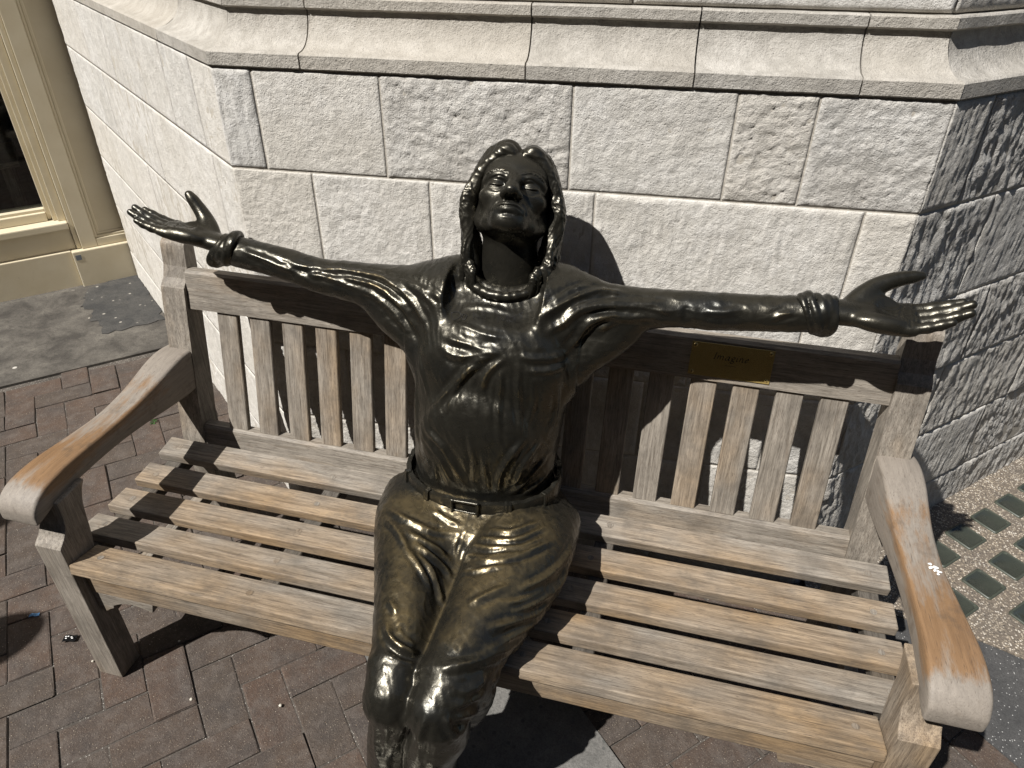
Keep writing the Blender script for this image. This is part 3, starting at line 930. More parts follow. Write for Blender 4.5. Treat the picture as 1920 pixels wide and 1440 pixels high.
# brass plaque on the top rail
def rail_pt(x, z, off):
    n = Vector((0, -1, 0.194)).normalized()
    return Vector((x, back_y(z), z)) + n * off
plaque = empty("brass_plaque", rail_pt(0.510, 0.807, 0.0015))
plaque.rotation_euler = (math.pi / 2 + tilt, 0, 0)       # local x along the rail, y up the rail, z towards the viewer
tag(plaque, "small engraved brass plaque screwed to the top rail of the bench", "plaque")
link("plate", bm_mesh(box_bm(-0.087, 0.087, -0.0385, 0.0385, -0.001, 0.0015, 0.0004, 1), "plate"), M['brass'], plaque)
scr = bmesh.new()
bmesh.ops.create_cone(scr, cap_ends=True, segments=20, radius1=0.0048, radius2=0.0030, depth=0.0016)
scr_me = bm_mesh(scr, "screw", False); scr_me.materials.append(M['brass'])
for sx in (-1, 1):
    for sy in (-1, 1):
        o = link("screw", scr_me, None, plaque); o.location = (sx * 0.0795, sy * 0.0310, 0.0023)
        s = link("slot", bm_mesh(box_bm(-0.0024, 0.0024, -0.0006, 0.0006, 0.0, 0.0004, 0.0), "slot"), M['ink'], o)
        s.location = (0, 0, 0.0008); s.rotation_euler = (0, 0, rng.uniform(0, 3))
# engraved word, drawn with a slanted broad-nib stroke
def stroke_mesh(lines, nib=0.0011, thin=0.35, ang=35, slant=0.24, z=0.0017):
    V, F = [], []
    for pts, wf in lines:
        P = spline(pts, 6) if len(pts) > 2 else [pts[0], pts[1]]
        P = [np.array((p[0] + slant * p[1], p[1])) for p in P]
        b0 = len(V)
        for i, p in enumerate(P):
            tg = P[min(i + 1, len(P) - 1)] - P[max(i - 1, 0)]
            L = np.linalg.norm(tg) or 1
            tg /= L
            th = math.atan2(tg[1], tg[0])
            w = nib * wf * (thin + (1 - thin) * abs(math.sin(th - math.radians(ang) + math.radians(-10))))
            nn = np.array((-tg[1], tg[0]))
            for s in (-1, 1):
                q = p + nn * w * s
                V.append((q[0], q[1], z))
        for i in range(len(P) - 1):
            F.append((b0 + 2 * i, b0 + 2 * i + 1, b0 + 2 * i + 3, b0 + 2 * i + 2))
    return data_mesh("engraving", V, F)
xh, cap, desc = 0.0088, 0.0145, -0.0055
def L_(dx, pts): return [((x + dx, y)) for x, y in pts]
word = []
def add(dx, pts, w=1.0): word.append((L_(dx, pts), w))
x = 0.0
add(x, [(0.0024, 0), (0.0024, cap)], 1.15); add(x, [(0, 0), (0.0048, 0)], .5); add(x, [(0, cap), (0.0048, cap)], .5)                       # I
x = 0.0072
add(x, [(0, xh - .001), (0.0012, xh), (0.0012, xh)], .6); add(x, [(0.0014, xh), (0.0014, 0)])
for k in range(2):
    add(x, [(0.0014 + .0058 * k, .005), (0.0036 + .0058 * k, xh - .0004), (0.0058 + .0058 * k, xh - .001), (0.0068 + .0058 * k, xh - .003), (0.0070 + .0058 * k, 0.0008)])
add(x, [(0.0128, 0.0008), (0.0135, 0), (0.0150, 0.0012)], .6)                                                                               # m
x = 0.0250
add(x, [(0.0074, xh - .001), (0.0045, xh), (0.0012, xh - .003), (0.0004, .0022), (0.0022, 0.0), (0.0048, .0012), (0.0074, xh - .002)])
add(x, [(0.0076, xh), (0.0072, .0012), (0.0084, 0.0), (0.0100, 0.0014)])                                                                    # a
x = 0.0372
add(x, [(0.0072, xh - .001), (0.0042, xh), (0.0014, xh - .0022), (0.0010, .0048), (0.0034, .0032), (0.0064, .0048), (0.0072, xh - .001)])
add(x, [(0.0072, xh - .001), (0.0090, xh)], .6)
add(x, [(0.0034, .0032), (0.0016, .0014), (0.0040, .0002), (0.0072, -.0012), (0.0068, -.0042), (0.0032, -.0056), (0.0004, -.0040), (0.0014, -.0016), (0.0036, .0002)])   # g
x = 0.0482
add(x, [(0, xh - .001), (0.0012, xh)], .6); add(x, [(0.0014, xh), (0.0010, .0012), (0.0022, 0), (0.0038, .0014)]); add(x, [(0.0017, .0124), (0.0023, .0134)], 1.3)          # i
x = 0.0540
add(x, [(0, xh - .001), (0.0012, xh)], .6); add(x, [(0.0014, xh), (0.0014, 0)])
add(x, [(0.0014, .005), (0.0038, xh - .0004), (0.0060, xh - .001), (0.0070, xh - .003), (0.0070, 0.0008), (0.0082, 0), (0.0096, .0014)])                                    # n
x = 0.0662
add(x, [(0.0010, .0040), (0.0050, .0054), (0.0066, xh - .0022), (0.0046, xh), (0.0018, xh - .0024), (0.0006, .0026), (0.0024, 0.0), (0.0064, .0022)])                       # e
eng = link("engraving", stroke_mesh(word), M['ink'], plaque); eng.location = (-0.0385, 0.004, 0.0)
dash = link("engraving", data_mesh("dash", [(-.012, -.0088, .0017), (.012, -.0088, .0017), (.012, -.0080, .0017), (-.012, -.0080, .0017)], [(0, 1, 2, 3)]), M['ink'], plaque)

# ---------------------------------------------------------------- sculpting: distance fields on a grid, then a surface net
class Grid:
    def __init__(self, lo, hi, h):
        self.h = h
        self.lo = np.array(lo, np.float32)
        self.n = np.ceil((np.array(hi) - np.array(lo)) / h).astype(int) + 1
        self.ax = [(self.lo[k] + h * np.arange(self.n[k])).astype(np.float32) for k in range(3)]
        self.d = np.full(self.n, 0.5, np.float32)
    def view(self, lo, hi):
        sl = []
        for k in range(3):
            a = int(np.clip(np.floor((lo[k] - self.lo[k]) / self.h), 0, self.n[k]))
            b = int(np.clip(np.ceil((hi[k] - self.lo[k]) / self.h) + 1, 0, self.n[k]))
            sl.append(slice(a, b))
        X = self.ax[0][sl[0]][:, None, None]
        Y = self.ax[1][sl[1]][None, :, None]
        Z = self.ax[2][sl[2]][None, None, :]
        return tuple(sl), X, Y, Z
    def add(self, fn, lo, hi, k=0.01):
        m = max(k, 0.012)
        sl, X, Y, Z = self.view(np.array(lo) - m, np.array(hi) + m)
        if self.d[sl].size == 0: return
        b = fn(X, Y, Z)
        a = self.d[sl]
        t = np.clip(0.5 + 0.5 * (a - b) / k, 0, 1)
        self.d[sl] = a + (b - a) * t - k * t * (1 - t)
    def cut(self, fn, lo, hi, k=0.005):
        m = max(k, 0.01)
        sl, X, Y, Z = self.view(np.array(lo) - m, np.array(hi) + m)
        if self.d[sl].size == 0: return
        b = -fn(X, Y, Z)
        a = self.d[sl]
        t = np.clip(0.5 - 0.5 * (a - b) / k, 0, 1)
        self.d[sl] = a + (b - a) * t + k * t * (1 - t)
    # --- primitives
    def cone(self, a, b, ra, rb, k=0.01):
        a, b = np.array(a, float), np.array(b, float)
        ab = b - a
        L2 = float(ab @ ab) + 1e-12
        def fn(X, Y, Z):
            px, py, pz = X - a[0], Y - a[1], Z - a[2]
            t = np.clip((px * ab[0] + py * ab[1] + pz * ab[2]) / L2, 0, 1)
            return np.sqrt((px - t * ab[0]) ** 2 + (py - t * ab[1]) ** 2 + (pz - t * ab[2]) ** 2) - (ra + (rb - ra) * t)
        r = max(ra, rb)
        self.add(fn, np.minimum(a, b) - r, np.maximum(a, b) + r, k)
    def chain(self, pts, rad, k=0.01, sm=0):
        if sm:
            q = spline([tuple(p) + (r,) for p, r in zip(pts, rad)], sm)
            pts, rad = [p[:3] for p in q], [p[3] for p in q]
        for i in range(len(pts) - 1):
            self.cone(pts[i], pts[i + 1], rad[i], rad[i + 1], k)
    def ell(self, c, r, rot=None, k=0.01, cut=False):
        c, r = np.array(c, float), np.array(r, float)
        Rm = np.eye(3) if rot is None else np.array(rot, float)      # columns are the local axes
        def fn(X, Y, Z):
            p = (X - c[0], Y - c[1], Z - c[2])
            q = [p[0] * Rm[0, i] + p[1] * Rm[1, i] + p[2] * Rm[2, i] for i in range(3)]
            k0 = np.sqrt((q[0] / r[0]) ** 2 + (q[1] / r[1]) ** 2 + (q[2] / r[2]) ** 2)
            k1 = np.sqrt((q[0] / r[0] ** 2) ** 2 + (q[1] / r[1] ** 2) ** 2 + (q[2] / r[2] ** 2) ** 2) + 1e-9
            return k0 * (k0 - 1) / k1
        e = np.sqrt(((Rm * r[None, :]) ** 2).sum(1))
        (self.cut if cut else self.add)(fn, c - e, c + e, k)
    def loft(self, axis, rows, k=0.01, p=2.0, cap=0.0):
        """rows: (s, c1, c2, r1, r2) along the axis; the other two axes in x,y,z order"""
        rows = np.array(sorted(rows), float)
        dn = spline([tuple(q) for q in rows], 6)
        rows = np.array(dn)
        o = [i for i in range(3) if i != axis]
        s0, s1 = rows[0, 0], rows[-1, 0]
        def fn(X, Y, Z):
            P = (X, Y, Z)
            s = P[axis]
            sc = np.clip(s, s0, s1)
            c1, c2, r1, r2 = [np.interp(sc, rows[:, 0], rows[:, j]).astype(np.float32) for j in (1, 2, 3, 4)]
            u, v = np.abs(P[o[0]] - c1) / r1, np.abs(P[o[1]] - c2) / r2
            if p == 2.0: q = np.sqrt(u * u + v * v)
            else: q = (u ** p + v ** p) ** (1 / p)
            d = (q - 1) * np.minimum(r1, r2)
            ex = np.maximum(s0 - s, s - s1)
            return np.where(ex > 0, np.sqrt(np.maximum(d, 0) ** 2 + ex * ex), np.maximum(d, ex))
        lo, hi = np.zeros(3), np.zeros(3)
        lo[axis], hi[axis] = s0, s1
        lo[o[0]], hi[o[0]] = (rows[:, 1] - rows[:, 3]).min(), (rows[:, 1] + rows[:, 3]).max()
        lo[o[1]], hi[o[1]] = (rows[:, 2] - rows[:, 4]).min(), (rows[:, 2] + rows[:, 4]).max()
        self.add(fn, lo, hi, k)
    # --- surface net
    def mesh(self, relax=2):
        d = self.d
        d[0], d[-1], d[:, 0], d[:, -1], d[:, :, 0], d[:, :, -1] = (np.maximum(q, 1e-3) for q in (d[0], d[-1], d[:, 0], d[:, -1], d[:, :, 0], d[:, :, -1]))
        s = d < 0
        n = d.shape
        cnt = np.zeros((n[0] - 1, n[1] - 1, n[2] - 1), np.int8)
        for a in (0, 1):
            for b in (0, 1):
                for c in (0, 1):
                    cnt += s[a:n[0] - 1 + a, b:n[1] - 1 + b, c:n[2] - 1 + c]
        act = np.argwhere((cnt > 0) & (cnt < 8))
        idx = np.full(cnt.shape, -1, np.int32)
        idx[tuple(act.T)] = np.arange(len(act))
        acc = np.zeros((len(act), 3)); num = np.zeros(len(act))
        cor = [(a, b, c) for a in (0, 1) for b in (0, 1) for c in (0, 1)]
        val = {c: d[act[:, 0] + c[0], act[:, 1] + c[1], act[:, 2] + c[2]].astype(np.float64) for c in cor}
        for c in cor:
            for ax in range(3):
                if c[ax]: continue
                e = list(c); e[ax] = 1; e = tuple(e)
                v0, v1 = val[c], val[e]
                m = (v0 < 0) != (v1 < 0)
                t = np.where(m, v0 / np.where(m, v0 - v1, 1), 0)
                pt = np.tile(np.array(c, float), (len(act), 1))
                pt[:, ax] += t
                acc[m] += pt[m]; num[m] += 1
        V = (act + acc / np.maximum(num, 1)[:, None]) * self.h + self.lo
        Q = []
        for ax in range(3):
            o = [i for i in range(3) if i != ax]
            sa = [slice(1, -1)] * 3; sb = [slice(1, -1)] * 3
            sa[ax] = slice(0, -1); sb[ax] = slice(1, None)
            A, B = s[tuple(sa)], s[tuple(sb)]
            w = np.argwhere(A != B)
            if not len(w): continue
            flip = A[tuple(w.T)]
            g = w.copy(); g[:, o[0]] += 1; g[:, o[1]] += 1
            def at(i, j):
                q = g.copy(); q[:, o[0]] -= i; q[:, o[1]] -= j
                return idx[tuple(q.T)]
            q = np.stack([at(0, 0), at(1, 0), at(1, 1), at(0, 1)], 1)
            if ax == 1: flip = ~flip
            q[~flip] = q[~flip][:, ::-1]
            Q.append(q)
        Q = np.concatenate(Q)
        for _ in range(relax):
            V = smooth_step(V, Q, 0.5)
        return V, Q

def smooth_step(V, Q, f):
    acc = np.zeros_like(V); num = np.zeros(len(V))
    for a, b in ((0, 1), (1, 2), (2, 3), (3, 0)):
        for i, j in ((a, b), (b, a)):
            for k in range(3):
                acc[:, k] += np.bincount(Q[:, i], weights=V[Q[:, j], k], minlength=len(V))
            num += np.bincount(Q[:, i], minlength=len(V))
    return V + f * (acc / np.maximum(num, 1)[:, None] - V)

def normals(V, Q):
    n = np.cross(V[Q[:, 2]] - V[Q[:, 0]], V[Q[:, 3]] - V[Q[:, 1]])
    N = np.zeros_like(V)
    for i in range(4):
        for k in range(3):
            N[:, k] += np.bincount(Q[:, i], weights=n[:, k], minlength=len(V))
    return N / np.maximum(np.linalg.norm(N, axis=1), 1e-12)[:, None]

def poly_dist(V, P):
    """distance from points to a polyline and the place along it"""
    P = np.array(P, float)
    best = np.full(len(V), 1e9); par = np.zeros(len(V))
    for i in range(len(P) - 1):
        a, ab = P[i], P[i + 1] - P[i]
        t = np.clip(((V - a) @ ab) / (ab @ ab + 1e-12), 0, 1)
        d = np.linalg.norm(V - a - t[:, None] * ab, axis=1)
        m = d < best
        best[m] = d[m]; par[m] = (i + t[m]) / (len(P) - 1)
    return best, par

def fold(V, N, pts, amp, w, taper=True, facing=None, n=5):
    """raise (or sink) a fold of cloth along a curve"""
    P = np.array(spline(pts, n)) if len(pts) > 2 else np.array(pts, float)
    lo, hi = P.min(0) - 3 * w - 0.02, P.max(0) + 3 * w + 0.02
    m = np.all((V > lo) & (V < hi), axis=1)
    if facing is not None: m &= (N @ np.array(facing, float)) > 0.0
    ix = np.where(m)[0]
    if not len(ix): return
    d, t = poly_dist(V[ix], P)
    prof = 0.45 * np.exp(-(d / w) ** 2) + 0.75 * np.exp(-1.5 * d / w) - 0.42 * np.exp(-((d - 1.7 * w) / (0.8 * w)) ** 2)
    if taper: prof = prof * np.clip(np.sin(np.pi * np.clip(t, 0.02, 0.98)) * 1.5, 0, 1)
    V[ix] += N[ix] * (amp * prof)[:, None]

def curv(V, Q, it=3):
    """rough convexity: positive on ridges"""
    N = normals(V, Q)
    S = V
    for _ in range(it): S = smooth_step(S, Q, 0.7)
    return ((V - S) * N).sum(1)

def to_obj(name, V, Q, mat, parent, wear=None, origin=(0, 0, 0)):
    me = quad_mesh(name, V - np.array(origin), Q)
    if wear is not None:
        at = me.attributes.new("wear", 'FLOAT', 'POINT')
        at.data.foreach_set("value", np.asarray(wear, np.float32))
    return link(name, me, mat, parent)

# ---------------------------------------------------------------- the bronze figure
statue = empty("bronze_statue", (0.03, 0.25, 0.0))
tag(statue, "dark bronze statue of a long-haired seated man, arms spread along the bench back", "statue")
SO = np.array(statue.location)
BR = M['bronze']
X0 = 0.022                                       # middle line of the figure

# shirt: trunk, sleeves, collar
g = Grid((-0.70, 0.22, 0.49), (0.72, 0.64, 1.10), 0.0032)
g.loft(2, [(0.535, 0.004, 0.373, 0.152, 0.095), (0.57, 0.006, 0.378, 0.156, 0.100), (0.62, 0.008, 0.386, 0.160, 0.105), (0.70, 0.010, 0.400, 0.164, 0.108), (0.78, 0.016, 0.416, 0.166, 0.112),
           (0.85, 0.022, 0.432, 0.163, 0.112), (0.905, 0.026, 0.452, 0.158, 0.102), (0.945, 0.028, 0.474, 0.148, 0.084), (0.972, 0.029, 0.494, 0.120, 0.068), (0.990, 0.030, 0.506, 0.092, 0.055)], 0.01, 2.25)
g.ell((0.026, 0.368, 0.862), (0.135, 0.046, 0.085), None, 0.05)        # chest
g.ell((0.010, 0.305, 0.700), (0.115, 0.035, 0.105), None, 0.04)        # loose belly of the shirt
arm_L = [(-0.08, 0.462, 0.945, 0.080, 0.074), (-0.14, 0.470, 0.940, 0.070, 0.068), (-0.20, 0.477, 0.934, 0.060, 0.060), (-0.27, 0.484, 0.937, 0.050, 0.050), (-0.335, 0.488, 0.941, 0.043, 0.043), (-0.40, 0.491, 0.944, 0.039, 0.038),
         (-0.465, 0.493, 0.957, 0.037, 0.036), (-0.53, 0.495, 0.967, 0.036, 0.034), (-0.59, 0.497, 0.973, 0.035, 0.035), (-0.635, 0.498, 0.981, 0.033, 0.033)]
arm_R = [(0.12, 0.462, 0.948, 0.078, 0.074), (0.18, 0.470, 0.946, 0.068, 0.066), (0.24, 0.479, 0.950, 0.056, 0.056), (0.30, 0.485, 0.959, 0.045, 0.044), (0.375, 0.490, 0.968, 0.039, 0.037), (0.46, 0.493, 0.972, 0.039, 0.037),
         (0.54, 0.495, 0.979, 0.037, 0.035), (0.60, 0.496, 0.985, 0.036, 0.035), (0.655, 0.496, 0.992, 0.033, 0.033)]
g.loft(0, arm_L, 0.045)
g.loft(0, arm_R, 0.045)
# cloth hanging in the armpits
g.chain([(-0.125, 0.42, 0.80), (-0.165, 0.44, 0.865), (-0.245, 0.465, 0.892)], [0.022, 0.024, 0.020], 0.045, 3)
g.chain([(0.165, 0.42, 0.80), (0.205, 0.44, 0.865), (0.285, 0.468, 0.910)], [0.022, 0.024, 0.018], 0.045, 3)
# shoulders over the collar bones
g.chain([(-0.13, 0.488, 0.966), (0.030, 0.520, 0.985), (0.19, 0.488, 0.978)], [0.034, 0.044, 0.034], 0.03, 4)
# ribbed neck band
ring = [(0.029 + 0.080 * math.cos(a), 0.500 + 0.076 * math.sin(a), 1.002 + 0.020 * math.sin(a)) for a in np.linspace(0, 2 * math.pi, 29)]
g.chain(ring, [0.0085] * 29, 0.006)
g.ell((0.030, 0.506, 1.008), (0.073, 0.066, 0.026), None, 0.008, cut=True)       # open neck
V, Q = g.mesh(2)
FOLDS_SHIRT = [   # (curve on the cloth, height, width)
    ([(-0.058, 0.371, 0.940), (-0.015, 0.354, 0.941), (0.025, 0.344, 0.936), (0.073, 0.346, 0.933)], 0.0030, 0.0070),
    ([(-0.065, 0.347, 0.920), (-0.027, 0.335, 0.919), (0.022, 0.329, 0.915), (0.073, 0.335, 0.919)], 0.0035, 0.0080),
    ([(-0.039, 0.407, 0.955), (-0.004, 0.409, 0.961), (0.038, 0.406, 0.960), (0.063, 0.401, 0.957)], 0.0018, 0.0060),
    ([(-0.071, 0.339, 0.904), (-0.041, 0.326, 0.893), (-0.004, 0.322, 0.897), (0.041, 0.326, 0.909), (0.076, 0.326, 0.902)], 0.0050, 0.0090),
    ([(-0.049, 0.356, 0.934), (-0.004, 0.341, 0.930), (0.035, 0.335, 0.925), (0.063, 0.338, 0.926)], 0.0022, 0.0060),
    ([(0.053, 0.326, 0.906), (0.012, 0.318, 0.888), (-0.020, 0.311, 0.850), (-0.051, 0.306, 0.807), (-0.085, 0.294, 0.758)], 0.0060, 0.0080),
    ([(0.073, 0.326, 0.902), (0.047, 0.317, 0.885), (0.028, 0.309, 0.853), (0.022, 0.295, 0.812)], 0.0045, 0.0070),
    ([(0.025, 0.317, 0.885), (-0.007, 0.312, 0.863), (-0.030, 0.307, 0.822), (-0.042, 0.286, 0.783)], 0.0040, 0.0060),
    ([(0.210, 0.407, 0.898), (0.163, 0.365, 0.896), (0.118, 0.336, 0.902), (0.095, 0.333, 0.908)], 0.0040, 0.0070),
    ([(0.183, 0.383, 0.874), (0.150, 0.340, 0.876), (0.108, 0.324, 0.879)], 0.0030, 0.0060),
    ([(0.060, 0.318, 0.885), (0.063, 0.309, 0.837), (0.063, 0.293, 0.798), (0.070, 0.273, 0.706)], 0.0040, 0.0060),
    ([(0.095, 0.327, 0.895), (0.097, 0.316, 0.851), (0.100, 0.313, 0.801), (0.110, 0.290, 0.743)], 0.0035, 0.0060),
    ([(0.031, 0.312, 0.869), (0.034, 0.294, 0.810)], 0.0030, 0.0060),
    ([(-0.123, 0.363, 0.869), (-0.114, 0.342, 0.828), (-0.098, 0.326, 0.781)], 0.0040, 0.0070),
    ([(-0.141, 0.372, 0.799), (-0.133, 0.345, 0.723), (-0.122, 0.318, 0.642)], 0.0035, 0.0070),
    ([(0.122, 0.326, 0.867), (0.127, 0.324, 0.805), (0.120, 0.305, 0.751)], 0.0030, 0.0060),
    ([(0.169, 0.353, 0.840), (0.167, 0.361, 0.770), (0.154, 0.342, 0.716)], 0.0030, 0.0070),
    ([(-0.095, 0.290, 0.727), (-0.055, 0.274, 0.700), (-0.023, 0.270, 0.645), (0.006, 0.275, 0.590)], 0.0060, 0.0080),
    ([(-0.091, 0.285, 0.700), (-0.055, 0.275, 0.652), (-0.036, 0.277, 0.594)], 0.0040, 0.0060),
    ([(-0.133, 0.330, 0.623), (-0.125, 0.318, 0.591), (-0.115, 0.309, 0.552)], 0.0040, 0.0060),
    ([(-0.076, 0.281, 0.645), (-0.074, 0.286, 0.607), (-0.074, 0.289, 0.565)], 0.0035, 0.0060),
    ([(0.038, 0.269, 0.693), (0.041, 0.270, 0.648), (0.044, 0.277, 0.591)], 0.0035, 0.0060),
    ([(0.119, 0.297, 0.740), (0.095, 0.279, 0.703), (0.071, 0.274, 0.647), (0.065, 0.281, 0.588)], 0.0050, 0.0070),
    ([(0.142, 0.325, 0.712), (0.120, 0.290, 0.680), (0.097, 0.290, 0.598)], 0.0045, 0.0060),
    ([(0.157, 0.343, 0.668), (0.127, 0.308, 0.629), (0.086, 0.288, 0.581)], 0.0050, 0.0070),
    ([(0.006, 0.272, 0.748), (0.018, 0.268, 0.674), (0.012, 0.274, 0.597)], 0.0030, 0.0060),
    ([(0.161, 0.350, 0.613), (0.134, 0.314, 0.594), (0.107, 0.297, 0.572)], 0.0040, 0.0060),
    ([(-0.273, 0.443, 0.965), (-0.224, 0.428, 0.957), (-0.177, 0.411, 0.940), (-0.148, 0.401, 0.908), (-0.122, 0.369, 0.879)], 0.0055, 0.0080),
    ([(-0.276, 0.458, 0.979), (-0.215, 0.438, 0.976), (-0.164, 0.414, 0.965), (-0.126, 0.390, 0.933), (-0.102, 0.354, 0.897)], 0.0050, 0.0070),
    ([(-0.254, 0.462, 0.984), (-0.182, 0.431, 0.980), (-0.129, 0.408, 0.978), (-0.090, 0.384, 0.959)], 0.0040, 0.0070),
    ([(-0.273, 0.436, 0.949), (-0.230, 0.425, 0.936), (-0.190, 0.410, 0.908), (-0.157, 0.395, 0.885)], 0.0045, 0.0070),
    ([(-0.212, 0.449, 0.984), (-0.145, 0.421, 0.987), (-0.097, 0.398, 0.981), (-0.079, 0.401, 0.971)], 0.0030, 0.0060),
    ([(0.285, 0.463, 0.999), (0.233, 0.459, 1.004), (0.194, 0.436, 1.000), (0.151, 0.406, 0.986), (0.120, 0.383, 0.964)], 0.0055, 0.0080),
    ([(0.290, 0.445, 0.982), (0.234, 0.434, 0.986), (0.194, 0.416, 0.979), (0.165, 0.396, 0.955), (0.134, 0.375, 0.940)], 0.0055, 0.0080),
    ([(0.288, 0.438, 0.963), (0.250, 0.428, 0.966), (0.213, 0.414, 0.949), (0.190, 0.402, 0.914), (0.172, 0.378, 0.892)], 0.0050, 0.0080),
    ([(0.215, 0.467, 1.011), (0.178, 0.442, 1.008), (0.156, 0.421, 1.000), (0.130, 0.399, 0.986)], 0.0040, 0.0060),
    ([(0.281, 0.450, 0.990), (0.232, 0.444, 0.996), (0.191, 0.421, 0.987), (0.159, 0.400, 0.972)], 0.0040, 0.0060),
    ([(-0.574, 0.469, 0.993), (-0.529, 0.464, 0.985), (-0.474, 0.459, 0.971), (-0.437, 0.457, 0.964)], 0.0040, 0.0070),
    ([(-0.398, 0.463, 0.970), (-0.337, 0.465, 0.977), (-0.273, 0.457, 0.979), (-0.225, 0.445, 0.979), (-0.182, 0.421, 0.967)], 0.0050, 0.0070),
    ([(-0.356, 0.455, 0.965), (-0.288, 0.447, 0.967), (-0.223, 0.431, 0.964), (-0.177, 0.411, 0.933)], 0.0045, 0.0060),
    ([(-0.417, 0.456, 0.961), (-0.372, 0.455, 0.962), (-0.326, 0.447, 0.957), (-0.286, 0.439, 0.952)], 0.0040, 0.0060),
    ([(-0.462, 0.467, 0.982), (-0.423, 0.465, 0.974), (-0.376, 0.470, 0.976)], 0.0030, 0.0060),
    ([(-0.286, 0.439, 0.952), (-0.237, 0.428, 0.946), (-0.196, 0.415, 0.923), (-0.161, 0.400, 0.895)], 0.0040, 0.0070),
    ([(-0.437, 0.460, 0.970), (-0.414, 0.457, 0.963), (-0.398, 0.453, 0.952)], -0.0030, 0.0070),
    ([(0.207, 0.420, 0.978), (0.246, 0.435, 0.982), (0.301, 0.447, 0.983), (0.348, 0.451, 0.979), (0.383, 0.455, 0.984)], 0.0045, 0.0070),
    ([(0.208, 0.412, 0.956), (0.250, 0.428, 0.966), (0.316, 0.444, 0.968), (0.363, 0.450, 0.960)], 0.0045, 0.0070),
    ([(0.227, 0.419, 0.933), (0.266, 0.431, 0.956), (0.326, 0.445, 0.959)], 0.0040, 0.0070),
    ([(0.226, 0.433, 0.988), (0.271, 0.449, 0.991), (0.326, 0.456, 0.990), (0.367, 0.457, 0.989)], 0.0035, 0.0070),
    ([(0.428, 0.457, 0.986), (0.460, 0.458, 0.988), (0.498, 0.463, 0.996)], 0.0030, 0.0070),
    ([(0.390, 0.461, 0.992), (0.396, 0.455, 0.981), (0.396, 0.453, 0.962)], -0.0030, 0.0080),
    ([(0.550, 0.459, 0.984), (0.572, 0.462, 0.997), (0.591, 0.466, 1.003)], 0.0030, 0.0060),
]
